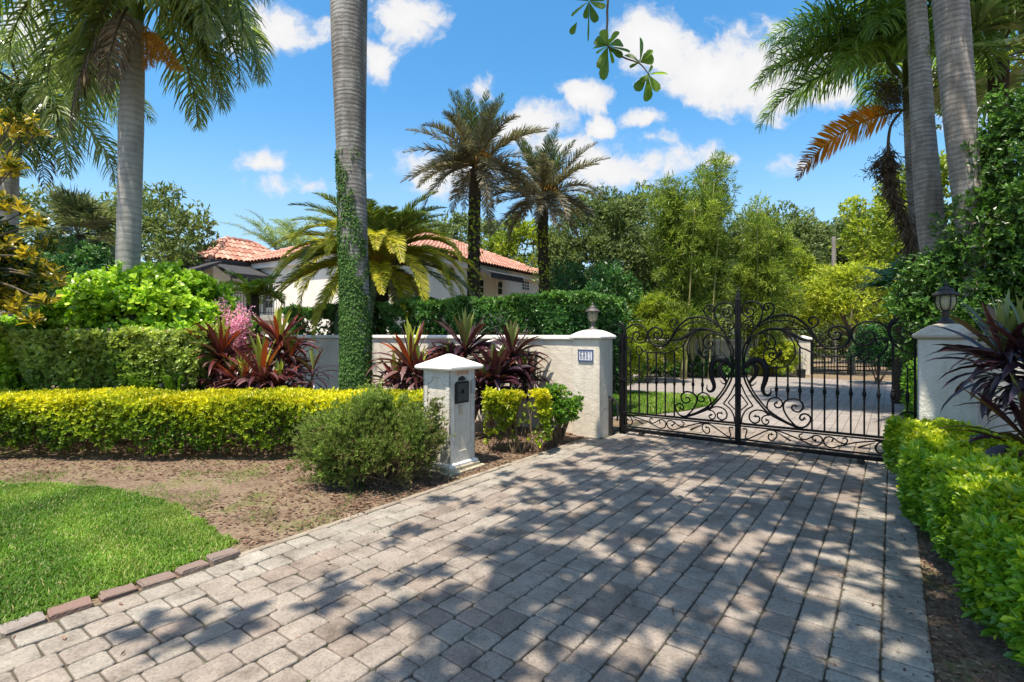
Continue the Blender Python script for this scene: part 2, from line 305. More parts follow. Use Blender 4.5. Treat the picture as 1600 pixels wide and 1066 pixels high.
wm = nd(nt, 'ShaderNodeVectorMath', operation='MULTIPLY'); L(ws.outputs[0], wm.inputs[0]); wm.inputs[1].default_value = (.13, .08, 0)
wa = nd(nt, 'ShaderNodeVectorMath', operation='ADD'); L(cb.outputs[0], wa.inputs[0]); L(wm.outputs[0], wa.inputs[1])
CL = [(430, 42, 95, 40, 1), (372, 50, 50, 32, 1), (632, 30, 55, 52, 1), (598, 90, 38, 40, 1), (1030, 60, 85, 55, 1), (1110, 110, 110, 62, 1), (1200, 120, 110, 75, 1), (1290, 140, 70, 50, 1),
      (918, 148, 62, 32, 1), (845, 186, 72, 40, 1), (810, 200, 60, 40, 1), (941, 193, 34, 26, .95), (1012, 186, 48, 22, .95), (870, 225, 90, 30, .7), (1010, 250, 130, 42, .72), (960, 262, 150, 50, .66), (745, 135, 45, 22, .62), (400, 252, 60, 18, .42), (470, 285, 120, 22, .42), (1240, 255, 40, 20, .5), (690, 270, 120, 40, .55), (1120, 262, 60, 20, .6), (40, 60, 70, 60, .8),
      (1020, 212, 60, 25, .66), (1500, 120, 120, 90, .7), (2300, 150, 300, 130, 1), (-700, 200, 300, 100, 1)]
prev = None
for px, py, rx, ry, s in CL:
    c = ((px-CX)/F, (HY-py)/F, 0)
    a = nd(nt, 'ShaderNodeVectorMath', operation='SUBTRACT'); L(wa.outputs[0], a.inputs[0]); a.inputs[1].default_value = c
    b = nd(nt, 'ShaderNodeVectorMath', operation='MULTIPLY'); L(a.outputs[0], b.inputs[0]); b.inputs[1].default_value = ((F/rx/1.1, F/ry/1.12, 0) if py < 130 else (F/rx*1.05, F/ry*1.05, 0))
    l = nd(nt, 'ShaderNodeVectorMath', operation='LENGTH'); L(b.outputs[0], l.inputs[0])
    m = nd(nt, 'ShaderNodeMath', operation='MULTIPLY_ADD'); L(l.outputs['Value'], m.inputs[0]); m.inputs[1].default_value = -s*.8; m.inputs[2].default_value = s*.8
    if prev is None: prev = m
    else:
        q = nd(nt, 'ShaderNodeMath', operation='SMOOTH_MAX'); q.inputs[2].default_value = .12; L(prev.outputs[0], q.inputs[0]); L(m.outputs[0], q.inputs[1]); prev = q
fz = nd(nt, 'ShaderNodeTexNoise', Scale=9., Detail=6., Roughness=.62); L(wa.outputs[0], fz.inputs['Vector'])
fm = nd(nt, 'ShaderNodeMath', operation='MULTIPLY_ADD'); L(fz.outputs['Fac'], fm.inputs[0]); fm.inputs[1].default_value = 1.75; fm.inputs[2].default_value = -.8
fa = nd(nt, 'ShaderNodeMath', operation='ADD'); L(prev.outputs[0], fa.inputs[0]); L(fm.outputs[0], fa.inputs[1])
mr = nd(nt, 'ShaderNodeMapRange', interpolation_type='SMOOTHSTEP'); L(fa.outputs[0], mr.inputs[0]); mr.inputs[1].default_value = .08; mr.inputs[2].default_value = .5
shade = nd(nt, 'ShaderNodeMapRange'); L(fa.outputs[0], shade.inputs[0]); shade.inputs[1].default_value = .25; shade.inputs[2].default_value = .9; shade.inputs[3].default_value = .88; shade.inputs[4].default_value = .98
cc = nd(nt, 'ShaderNodeCombineColor'); L(shade.outputs[0], cc.inputs[0]); L(shade.outputs[0], cc.inputs[1]); sb_ = nd(nt, 'ShaderNodeMath', operation='MULTIPLY_ADD'); L(shade.outputs[0], sb_.inputs[0]); sb_.inputs[1].default_value = .85; sb_.inputs[2].default_value = .15; L(sb_.outputs[0], cc.inputs[2])
b2 = nd(nt, 'ShaderNodeBackground', Strength=.43); L(cc.outputs[0], b2.inputs[0])
ms = nd(nt, 'ShaderNodeMixShader'); L(mr.outputs[0], ms.inputs[0]); L(b1.outputs[0], ms.inputs[1]); L(b2.outputs[0], ms.inputs[2]); L(ms.outputs[0], out.inputs[0])
w.cycles.sampling_method = 'MANUAL'; w.cycles.sample_map_resolution = 256
scene.view_settings.view_transform = 'Standard'; scene.view_settings.look = 'None'; scene.view_settings.exposure = 1.2; scene.view_settings.gamma = 1
scene.render.engine = 'CYCLES'
cy = scene.cycles; cy.max_bounces = 7; cy.diffuse_bounces = 3; cy.glossy_bounces = 2; cy.transmission_bounces = 4; cy.transparent_max_bounces = 8
cy.use_denoising = True; cy.sample_clamp_indirect = 4

# ================================================================== SETTING
g = MB(); g.add([(-300, -150, 0), (300, -150, 0), (300, 450, 0), (-300, 450, 0)], [[0, 1, 2, 3]])
def groundmat():
    m, nt, out = newmat('soil'); L = nt.links.new
    tc = nd(nt, 'ShaderNodeTexCoord')
    n1 = nd(nt, 'ShaderNodeTexNoise', Scale=1.6, Detail=8., Roughness=.75); L(tc.outputs['Object'], n1.inputs['Vector'])
    n2 = nd(nt, 'ShaderNodeTexNoise', Scale=28., Detail=6., Roughness=.7); L(tc.outputs['Object'], n2.inputs['Vector'])
    r1 = ramp(nt, [(.3, (.11, .078, .055)), (.42, (.19, .14, .098)), (.52, (.26, .2, .145)), (.6, (.19, .18, .085)), (.7, (.12, .15, .045))], n1.outputs['Fac'])
    r2 = ramp(nt, [(.3, (.35, .33, .3)), (.55, (.9, .88, .86)), (.72, (1.25, 1.2, 1.15))], n2.outputs['Fac'])
    mx = nd(nt, 'ShaderNodeMix', data_type='RGBA', blend_type='MULTIPLY'); mx.inputs[0].default_value = 1.; L(r1.outputs[0], mx.inputs[6]); L(r2.outputs[0], mx.inputs[7])
    p = nd(nt, 'ShaderNodeBsdfPrincipled', Roughness=.95); p.inputs['Specular IOR Level'].default_value = .1; L(mx.outputs[2], p.inputs['Base Color'])
    b = nd(nt, 'ShaderNodeBump', Strength=.9, Distance=.02); L(n2.outputs['Fac'], b.inputs['Height']); L(b.outputs[0], p.inputs['Normal'])
    L(p.outputs[0], out.inputs[0]); return m
build('ground', g, groundmat(), kind='structure')

# --- driveway of real bevelled pavers in world rows along D
def pavermat():
    m, nt, out = newmat('tumbled_pavers'); L = nt.links.new
    at = nd(nt, 'ShaderNodeAttribute', attribute_name='tint'); tc = nd(nt, 'ShaderNodeTexCoord')
    r = ramp(nt, [(0, (.17, .146, .126)), (.2, (.225, .188, .162)), (.4, (.235, .21, .186)), (.65, (.252, .222, .194)), (.8, (.245, .226, .198)), (.92, (.256, .24, .212)), (1., (.278, .262, .232))], at.outputs['Fac'])
    n1 = nd(nt, 'ShaderNodeTexNoise', Scale=62., Detail=6., Roughness=.85); L(tc.outputs['Object'], n1.inputs['Vector'])
    n2 = nd(nt, 'ShaderNodeTexNoise', Scale=4.5, Detail=6., Roughness=.65); L(tc.outputs['Object'], n2.inputs['Vector'])
    r1 = ramp(nt, [(.34, (.45, .45, .45)), (.47, (.95, .95, .95)), (.66, (1.3, 1.28, 1.25))], n1.outputs['Fac'])
    r2 = ramp(nt, [(.3, (.52, .49, .45)), (.42, (.9, .87, .83)), (.55, (1.08, 1.05, 1.01)), (.72, (1.3, 1.26, 1.2))], n2.outputs['Fac'])
    m1 = nd(nt, 'ShaderNodeMix', data_type='RGBA', blend_type='MULTIPLY'); m1.inputs[0].default_value = 1; L(r.outputs[0], m1.inputs[6]); L(r1.outputs[0], m1.inputs[7])
    m2 = nd(nt, 'ShaderNodeMix', data_type='RGBA', blend_type='MULTIPLY'); m2.inputs[0].default_value = 1; L(m1.outputs[2], m2.inputs[6]); L(r2.outputs[0], m2.inputs[7])
    p = nd(nt, 'ShaderNodeBsdfPrincipled', Roughness=.85); p.inputs['Specular IOR Level'].default_value = .25; L(m2.outputs[2], p.inputs['Base Color'])
    b = nd(nt, 'ShaderNodeBump', Strength=.55, Distance=.006); L(n1.outputs['Fac'], b.inputs['Height']); L(b.outputs[0], p.inputs['Normal'])
    L(p.outputs[0], out.inputs[0]); return m
M['paver'] = pavermat()
def pavers(mb, C, hn, ht, tint, top=.022, gap=.0045, ch=.014):
    """C (k,2) centres in n,t ; half sizes"""
    k = len(C); hn = np.broadcast_to(hn, k)-gap+U(-.002, .002, k); ht = np.broadcast_to(ht, k)-gap+U(-.002, .002, k)
    q = [(-1, 0, -1, 1), (1, 0, -1, -1)]
    def ring(ins, z, c):
        a, b = hn-ins, ht-ins
        pts = [(-a+c, -b), (a-c, -b), (a, -b+c), (a, b-c), (a-c, b), (-a+c, b), (-a, b-c), (-a, -b+c)]
        P = np.stack([np.stack(p, -1) for p in pts], 1)
        return P, z
    rot = rng.normal(0, .014, k); tx = rng.normal(0, .02, k); ty = rng.normal(0, .02, k); dz = rng.normal(0, .0022, k)
    rings = []
    for ins, z, c in [(0, -.02, ch), (0, top-.008, ch), (.003, top-.003, ch), (.008, top, ch*.9)]:
        P, z = ring(ins, z, c)
        x = P[..., 0]*np.cos(rot)[:, None]-P[..., 1]*np.sin(rot)[:, None]; y = P[..., 0]*np.sin(rot)[:, None]+P[..., 1]*np.cos(rot)[:, None]
        zz = z+dz[:, None]+x*tx[:, None]+y*ty[:, None]
        n_ = C[:, None, 0]+x; t_ = C[:, None, 1]+y
        rings.append(n_[..., None]*N+t_[..., None]*D+zz[..., None]*UP)
    V = np.stack(rings, 1)           # k,4,8,3
    base = np.arange(k)[:, None]*32; f = []
    for i in range(3):
        for j in range(8): f.append([i*8+j, i*8+(j+1) % 8, (i+1)*8+(j+1) % 8, (i+1)*8+j])
    f = np.array(f); FQ = (base[:, :, None]+f[None]).reshape(-1, 4); FT = base+24+np.arange(8)[None]
    mb.F.append(FQ+mb.n); mb.T.append(np.repeat(tint, len(f))); mb.F.append(FT+mb.n); mb.T.append(np.asarray(tint, float))
    mb.V.append(V.reshape(-1, 3)); mb.n += k*32
pv = MB()
T0, T1 = -1.6, 9.6
C, H1, H2, TI = [], [], [], []
rw = .178; n0 = -3.55; nrow = round((-.27-n0)/rw); rw = (-.27-n0)/nrow
for i in range(nrow):
    t = T0-random.random()*.25; nn = n0+rw*(i+.5)
    while t < T1:
        l = random.choice([.16, .17, .2, .22, .245]); C.append((nn, t+l/2)); H1.append(rw/2); H2.append(l/2); t += l
        TI.append(random.choice([.05, .15, .2, .25, .3, .4, .45, .5, .55, .6, .65, .7, .8])+random.uniform(-.05, .05))
for a, nn in ((0, -3.85), (1, -3.65)):
    t = T0+.07*a
    while t < T1:
        if not (t > 7.35 and a == 0): C.append((nn, t+.1)); H1.append(.1); H2.append(.1); TI.append(random.uniform(.68, 1.))
        t += .2
for a, nn in ((0, -.16), (1, .06)):
    t = T0+.05*a
    while t < T1:
        C.append((nn, t+.055)); H1.append(.11); H2.append(.0545); TI.append(random.uniform(.72, 1.)); t += .11
C = np.array(C); H1 = np.array(H1); H2 = np.array(H2); TI = np.clip(np.array(TI), 0, 1)
pavers(pv, C, H1, H2, TI)
build('driveway', pv, M['paver'], kind='structure')
M['joint'] = surf('joint_sand', [(0, (.035, .03, .024)), (.55, (.085, .072, .056)), (.8, (.06, .075, .025)), (1, (.09, .12, .03))], 30., .95, .5, 120.)
j = MB(); j.add([NT(-3.99, T0, .006), NT(.17, T0, .006), NT(.17, T1, .006), NT(-3.99, T1, .006)], [[0, 1, 2, 3]])
build('driveway_bed', j, M['joint'], kind='structure')
k_ = MB()
t = 1.86
while t < 7.4:
    l = 1.15; block(k_, NT(-3.995+.004*random.random(), t+l/2), .03, l/2-.003, -.02, .02+.006*random.random(), bev=.008); t += l
build('kerb_strip', k_, surf('kerb_concrete', [(0, (.16, .13, .1)), (.5, (.27, .23, .18)), (1, (.36, .32, .26))], 5., .9, .6, 70.), kind='structure')
# courtyard beyond the gate
def courtmat():
    m, nt, out = newmat('courtyard_pavers'); L = nt.links.new
    tc = nd(nt, 'ShaderNodeTexCoord'); mp = nd(nt, 'ShaderNodeMapping'); mp.inputs['Rotation'].default_value = (0, 0, -math.atan2(D[1], D[0])); L(tc.outputs['Object'], mp.inputs[0])
    br = nd(nt, 'ShaderNodeTexBrick', Scale=1., offset=.4); br.inputs['Brick Width'].default_value = .23; br.inputs['Row Height'].default_value = .178; br.inputs['Mortar Size'].default_value = .007
    br.inputs['Color1'].default_value = (.235, .212, .198, 1); br.inputs['Color2'].default_value = (.275, .252, .236, 1); br.inputs['Mortar'].default_value = (.12, .1, .08, 1)
    L(mp.outputs[0], br.inputs['Vector'])
    n = nd(nt, 'ShaderNodeTexNoise', Scale=1.3, Detail=7.); L(tc.outputs['Object'], n.inputs['Vector'])
    r = ramp(nt, [(.3, (.8, .8, .8)), (.7, (1.1, 1.08, 1.06))], n.outputs['Fac'])
    mx = nd(nt, 'ShaderNodeMix', data_type='RGBA', blend_type='MULTIPLY'); mx.inputs[0].default_value = 1; L(br.outputs[0], mx.inputs[6]); L(r.outputs[0], mx.inputs[7])
    p = nd(nt, 'ShaderNodeBsdfPrincipled', Roughness=.85); L(mx.outputs[2], p.inputs['Base Color']); L(p.outputs[0], out.inputs[0]); return m
c_ = MB(); c_.add([NT(-3.9, 9.6, .014), NT(.3, 9.6, .014), NT(.3, 14.5, .014), NT(3.5, 23, .014), (8.5, 21.8, .014), (-2, 21.8, .014), (-12, 19, .014), (-4, 12, .014)], [list(range(8))])
build('courtyard', c_, courtmat(), kind='structure')

# --- lawns
def grass(name, poly, dens, h, mat, zb=0., fn=None):
    poly = np.array([p[:2] for p in poly]); lo, hi = poly.min(0), poly.max(0)
    n = int(dens*np.prod(hi-lo)); P = np.stack([U(lo[0], hi[0], n), U(lo[1], hi[1], n)], -1)
    ins = np.zeros(n, bool); jx = len(poly)-1
    for i in range(len(poly)):
        a, b = poly[i], poly[jx]
        c = ((a[1] > P[:, 1]) != (b[1] > P[:, 1])) & (P[:, 0] < (b[0]-a[0])*(P[:, 1]-a[1])/(b[1]-a[1]+1e-12)+a[0]); ins ^= c; jx = i
    P = P[ins]
    if fn is not None: P = P[fn(P)]
    n = len(P); P = np.concatenate([P, np.full((n, 1), zb)], 1)
    az = U(0, 6.28, n); ln = U(.15, 1.0, n); H = h*U(.55, 1.25, n)
    d = np.stack([np.cos(az)*ln, np.sin(az)*ln, np.ones(n)], -1); d = unit(d)
    s = np.stack([-np.sin(az), np.cos(az), np.zeros(n)], -1)
    wd = h*.075*U(.7, 1.5, n)[:, None]; m = P+d*(H*.55)[:, None]; d2 = unit(d+np.stack([np.cos(az), np.sin(az), np.full(n, -.4)], -1)*.6)
    tip = m+d2*(H*.55)[:, None]
    V = np.stack([P-s*wd, P+s*wd, m+s*wd*.8, m-s*wd*.8, tip], 1); b = np.arange(n)[:, None]*5
    patch = .5+.16*np.sin(P[:, 0]*2.1+np.sin(P[:, 1]*1.7)*2)+.16*np.sin(P[:, 0]*6.3+P[:, 1]*4.1+2*np.sin(P[:, 1]*3))+rng.normal(0, .22, n); H = H*(.85+.3*np.sin(P[:, 0]*5+np.sin(P[:, 1]*6))**2)
    tt = np.clip(patch, 0, .93); tt = np.where(U(0, 1, n) < .05, 1., tt)
    mb = MB(); mb.V.append(V.reshape(-1, 3)); mb.n = n*5
    mb.F.append(b+[0, 1, 2, 3]); mb.T.append(tt); mb.F.append(b+[3, 2, 4]); mb.T.append(tt)
    return build(name, mb, mat, kind='stuff')
lawn = [np.array([-13., 5.7, 0]), np.array([-9., 5.95, 0]), G(0, 757), G(90, 758), G(150, 763), G(210, 773), G(260, 789), G(305, 808), G(340, 830), G(362, 852), G(352, 864), G(300, 884), G(210, 914), G(100, 952), G(0, 985), NT(-4.13, .3), NT(-4.13, -1.2), np.array([-13., -1.2, 0])]
lg = MB(); lg.add([p+[0, 0, .004] for p in lawn], [list(range(len(lawn)))[::-1]])
M['turf'] = surf('turf_soil', [(0, (.035, .05, .012)), (1, (.09, .12, .02))], 20., .95)
build('lawn_soil', lg, M['turf'], kind='structure')
lawn_d = [lawn[i]+(lawn[(i+1) % len(lawn)]-lawn[i])*k/8 for i in range(len(lawn)) for k in range(8)]
lawn2 = [p+np.array([random.gauss(0, .035), random.gauss(0, .035), 0])*(8 <= i < 96) for i, p in enumerate(lawn_d)]
if 0: lawn2 = [p+unit(p-G(120, 880)+1e-6)*random.uniform(-.02, .1)*(1 < i < 10) for i, p in enumerate(lawn)]
tag(grass('lawn_grass', lawn2, 17000, .043, M['grass'], .004, lambda P: (P[:, 0] > -1.12*P[:, 1]-.1) & (P[:, 1] > 2.4) | (U(0, 1, len(P)) < .16)), 'bright green mown lawn at the left beside the paved drive', 'grass')
isl = [(-.6, 11.2), (1.2, 10.6), (2.6, 10.5), (3.8, 11.2), (4.9, 12.3), (5.35, 13.2), (5.1, 14.0), (4., 14.7), (2.5, 15.1), (.5, 15.1), (-1.5, 14.6), (-2., 13)]
isl = [np.array([a, b, 0.]) for a, b in isl]
lg = MB(); lg.add([p+[0, 0, .02] for p in isl], [list(range(len(isl)))])
build('courtyard_lawn_soil', lg, M['turf'], kind='structure')
tag(grass('courtyard_grass', isl, 1500, .09, M['grass'], .02), 'rounded patch of bright green lawn seen through the iron gate', 'grass')

# --- mulch and litter
def litter(name, P, s, label, flat=.35):
    n = len(P); nn = unit(np.stack([rng.normal(0, flat, n), rng.normal(0, flat, n), np.ones(n)], -1)); d = rv(n); d[:, 2] *= .2
    mb = MB(); l = s*U(.5, 1.6, n); leaves(mb, P, d, nn, l, l*U(.25, .5, n), np.clip(rng.beta(1.6, 2.2, n), 0, 1), 'q', 0, .0)
    o = build(name, mb, M['litter'], kind='stuff'); tag(o, label, 'mulch'); return o
n = 9000; a = U(-3.98, -5.6, n); b = U(2.0, 7.6, n)
P = N*a[:, None]+D*b[:, None]+UP*U(.004, .02, n)[:, None]
P2 = np.stack([U(-7, -1.2, 9000), U(5.9, 8.6, 9000), U(.004, .016, 9000)], -1)
P2 = P2[(P2 @ N) < -4.02]
Pm = np.concatenate([P, P2]); keep = np.ones(len(Pm), bool)
px = CX+Pm[:, 0]/Pm[:, 1]*F; pyy = HY+F*EYE/Pm[:, 1]
keep &= ~((px < 300) & (pyy > 775)) & ~((px < 370) & (pyy > 830))
thin = (px < 520) & (pyy > 745); keep &= ~(thin & (U(0, 1, len(Pm)) < .45))
litter('bark_mulch', Pm[keep], .042, 'brown bark mulch and dry leaf litter in the bed beside the drive')
n = 5000; a = U(.17, .62, n); b = U(1.0, 7.5, n); P = N*a[:, None]+D*b[:, None]+UP*U(.004, .02, n)[:, None]
litter('dark_mulch', P, .03, 'dark mulch chips under the right hand hedge')
n = 330; a = .3-np.abs(rng.normal(0, .28, n)); b = U(1., 7.6, n); P = N*a[:, None]+D*b[:, None]+UP*.026
litter('leaf_litter', P, .028, 'scattered dry leaves and twigs on the grey drive border', .15)
n = 150; a = U(-3.9, .1, n); b = U(.5, 7.6, n); P = N*a[:, None]+D*b[:, None]+UP*.027
litter('fallen_leaves', P, .032, 'few fallen leaves and bits scattered over the paved drive', .2)
# sparse weeds in the bare soil
n = 16000; P = np.stack([U(-6.6, -1.6, n), U(4.2, 6.3, n), np.full(n, .003)], -1); px = CX+P[:, 0]/P[:, 1]*F; pyy = HY+F*EYE/P[:, 1]
cl = np.sin(P[:, 0]*3.1)+np.sin(P[:, 1]*5.3+P[:, 0]*2)+np.sin(P[:, 0]*7.7+1); k = (cl > .55) & ((P @ N) < -4.05)
P = P[k]; n = len(P); mb = MB(); dd = rv(n); dd[:, 2] = np.abs(dd[:, 2])*.7+.35
leaves(mb, P, dd, rv(n), U(.02, .05, n), .005, U(.3, 1, n)); tag(build('soil_weeds', mb, M['grass'], kind='stuff'), 'thin sparse weeds and grass tufts on bare soil beside the lawn', 'weeds')

# --- edging stones along the lawn
lab = ['raised brown edging stone, topmost at the tip of the lawn', 'brown edging stone sunk beside the raised one at the lawn tip', 'mottled brown edging stone third from the lawn tip', 'long brown edging stone just above the reddest one', 'reddish pink edging stone by the lawn', 'grey edging stone below the reddish one', 'pale brown edging stone at the left picture edge']
tts = [(1.78, .045, .3), (1.56, .03, .15), (1.345, .028, .2), (1.125, .026, .12), (.885, .03, .0), (.67, .028, .85), (.45, .024, .35)]
M['edge'] = surf('edging_stone', [(0, (.2, .115, .095)), (.3, (.19, .14, .115)), (.7, (.22, .185, .16)), (1, (.27, .25, .225))], 14., .9, .7, 60., tint=True, mixt=.7)
for (t, z, ti), la in zip(tts, lab):
    mb = MB(); a = random.uniform(-.1, .1); ax = N*math.cos(a)+D*math.sin(a); ay = D*math.cos(a)-N*math.sin(a)
    block(mb, NT(-4.055+random.uniform(-.012, .012), t), .062+random.uniform(-.006, .006), .098+random.uniform(-.008, .004), -.03, z+.004, ax, ay, .009, ti); mb.V[-1] = mb.V[-1]+rng.normal(0, .0035, mb.V[-1].shape)
    tag(build('edging_stone', mb, M['edge']), la, 'stone', 'stones edging the lawn')

# ================================================================== WALLS, PILLARS, MAILBOX
def wall(name, label, n0, n1, tc, th, h, mat, capmat):
    o = thing(name, label, 'wall', NT((n0+n1)/2, tc))
    mb = MB(); block(mb, NT((n0+n1)/2, tc), abs(n1-n0)/2, th/2, -.05, h-.08, bev=.008); build('wall_body', mb, mat, o)
    mb = MB(); ov = .045; c = NT((n0+n1)/2, tc); hx = abs(n1-n0)/2
    loft(mb, [rect(c, N, D, hx, th/2+ov-.015, h-.08), rect(c, N, D, hx, th/2+ov, h-.065), rect(c, N, D, hx, th/2+ov, h-.03), rect(c, N, D, hx, th/2+ov-.02, h-.008), rect(c, N, D, hx, th/2, h)])
    build('coping', mb, capmat, o); return o
wall('garden_wall', 'long low white stucco garden wall left of the number pillar', -16, -4.335, 7.76, .2, 1.69, M['stucco'], M['cap'])
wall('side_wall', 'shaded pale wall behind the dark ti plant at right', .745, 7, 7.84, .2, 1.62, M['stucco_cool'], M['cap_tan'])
def pillar_cap(mb, c, h, z, rise, ov=.055, top=.07):
    b = .02
    R = [rect(c, N, D, h+ov-.02, h+ov-.02, z, .01), rect(c, N, D, h+ov, h+ov, z+.018, .012), rect(c, N, D, h+ov, h+ov, z+.04, .012), rect(c, N, D, h+ov-.018, h+ov-.018, z+.058, .01),
         rect(c, N, D, h+ov-.03, h+ov-.03, z+.062, .01)]
    for f, g_ in ((.3, .45), (.6, .78), (.85, .95), (1., 1.)):
        hh = (h+ov-.03)*(1-f)+top*f; R.append(rect(c, N, D, hh, hh, z+.062+rise*g_, .01))
    loft(mb, R)
def pillar(name, label, nc, tc, mat, capmat, h=.25, zt=1.63, rise=.09):
    o = thing(name, label, 'pillar', NT(nc, tc)); c = NT(nc, tc)
    mb = MB(); block(mb, c, h, h, -.05, zt, bev=.012); build('shaft', mb, mat, o)
    mb = MB(); pillar_cap(mb, c, h, zt, rise); build('cap', mb, capmat, o); return o
LP = pillar('gate_pillar', 'white stucco gate pillar carrying a blue number plaque', -4.08, 7.75, M['stucco'], M['cap'])
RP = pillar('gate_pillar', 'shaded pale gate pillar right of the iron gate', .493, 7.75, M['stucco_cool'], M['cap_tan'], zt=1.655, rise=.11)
# plaque 6801
pc = NT(-4.06, 7.5); fz = -D
o = thing('number_plaque', 'blue framed tile plaque reading 6801 on the left pillar', 'plaque', pc+UP*1.33)
def vplate(mb, n0, n1, z0, z1, t0, t1, tint=.5): block(mb, NT((n0+n1)/2, (t0+t1)/2), (n1-n0)/2, abs(t1-t0)/2, z0, z1, bev=.003, tint=tint)
pz = (1.255, 1.455); pn = (-4.215, -3.93)
mb = MB()
vplate(mb, pn[0], pn[1], pz[0], pz[1], 7.485, 7.4995); build('tile', mb, M['white_tile'], o)
mb = MB(); e = .022
vplate(mb, pn[0], pn[1], pz[0], pz[0]+e, 7.476, 7.486); vplate(mb, pn[0], pn[1], pz[1]-e, pz[1], 7.476, 7.486)
vplate(mb, pn[0], pn[0]+e, pz[0]+e, pz[1]-e, 7.4765, 7.486); vplate(mb, pn[1]-e, pn[1], pz[0]+e, pz[1]-e, 7.4765, 7.486); build('border', mb, M['blue_tile'], o)
SEG = {'6': [[(.85, .85), (.6, .98), (.3, .95), (.12, .7), (.1, .35), (.2, .08), (.5, 0), (.8, .1), (.9, .3), (.8, .52), (.5, .58), (.2, .48), (.1, .35)]],
       '8': [[(.5, .53), (.2, .62), (.15, .8), (.3, .97), (.5, 1), (.7, .97), (.85, .8), (.8, .62), (.5, .53), (.15, .4), (.1, .2), (.25, .03), (.5, 0), (.75, .03), (.9, .2), (.85, .4), (.5, .53)]],
       '0': [[(.5, 1), (.25, .9), (.12, .5), (.25, .1), (.5, 0), (.75, .1), (.88, .5), (.75, .9), (.5, 1)]], '1': [[(.25, .85), (.55, 1), (.55, 0)], [(.25, 0.02), (.85, .02)]]}
for i, ch in enumerate('6801'):
    mb = MB()
    for s in SEG[ch]:
        q = np.array(s); q = smooth(np.column_stack([q, np.zeros(len(q))]), 4) if ch != '1' else np.column_stack([q, np.zeros(len(q))])
        P = np.array([NT(pn[0]+.04+.0555*i+.036*a, 7.484, pz[0]+.042+.116*b) for a, b, _ in q]); tube(mb, P, .0054, 6, D)
    build('digit', mb, M['navy'], o)
# lanterns
def lantern(label, c, z, s, mat, grp='lanterns on the gate pillars'):
    o = thing('pillar_lantern', label, 'lantern', c+UP*z, grp); c = c+UP*z
    mb = MB(); lathe(mb, c, [(.085*s, 0), (.085*s, .015*s), (.07*s, .03*s), (.035*s, .06*s), (.03*s, .1*s), (.045*s, .12*s), (.03*s, .135*s), (.04*s, .15*s), (.052*s, .155*s)]); build('base', mb, mat, o, True)
    mb = MB(); lathe(mb, c, [(.05*s, .155*s), (.078*s, .19*s), (.092*s, .24*s), (.09*s, .29*s), (.082*s, .325*s)], 24); build('glass_shade', mb, M['lamp_glass'], o, True)
    mb = MB()
    for k in range(6):
        a = k*math.pi/3+.3; P = [c+np.array([math.cos(a)*r*s, math.sin(a)*r*s, zz*s]) for r, zz in ((.054, .15), (.082, .19), (.096, .24), (.094, .29), (.086, .33))]; tube(mb, smooth(P, 3), .006*s, 4)
    build('cage', mb, mat, o)
    mb = MB(); lathe(mb, c, [(.012*s, .155*s), (.012*s, .2*s), (.02*s, .21*s), (.022*s, .26*s), (.008*s, .29*s)], 10); build('bulb', mb, M['trim'], o, True)
    mb = MB(); lathe(mb, c, [(.085*s, .322*s), (.128*s, .325*s), (.13*s, .335*s), (.11*s, .355*s), (.075*s, .372*s), (.07*s, .39*s), (.075*s, .395*s), (.055*s, .41*s), (.03*s, .42*s), (.02*s, .435*s)], 24); build('roof', mb, mat, o, True)
    mb = MB(); lathe(mb, c, [(.012*s, .43*s), (.02*s, .445*s), (.018*s, .46*s), (.006*s, .475*s), (.002*s, .495*s)], 12); build('finial', mb, mat, o, True)
lantern('weathered bronze lantern on the left number pillar', NT(-4.08, 7.75), 1.775, .97, M['bronze'])
lantern('black lantern with amber glass on the right pillar', NT(.493, 7.75), 1.83, 1.0, M['iron_dull'])

# mailbox pillar
c0 = G(703, 741); mn, mt = float(c0 @ N), float(c0 @ D)
hb = .232; mc = NT(mn-hb, mt+hb)
o = thing('mailbox_pillar', 'short white stucco mailbox pillar beside the drive', 'mailbox pillar', mc)
mb = MB(); block(mb, mc, hb+.05, hb+.05, -.03, .075, bev=.012); block(mb, mc, hb+.1, hb+.1, -.03, .03, bev=.01); build('plinth', mb, M['plinth'], o)
mb = MB(); loft(mb, [rect(mc, N, D, hb+.03, hb+.03, .075), rect(mc, N, D, hb+.03, hb+.03, .1), rect(mc, N, D, hb, hb, .115)]); build('base_moulding', mb, M['cap'], o)
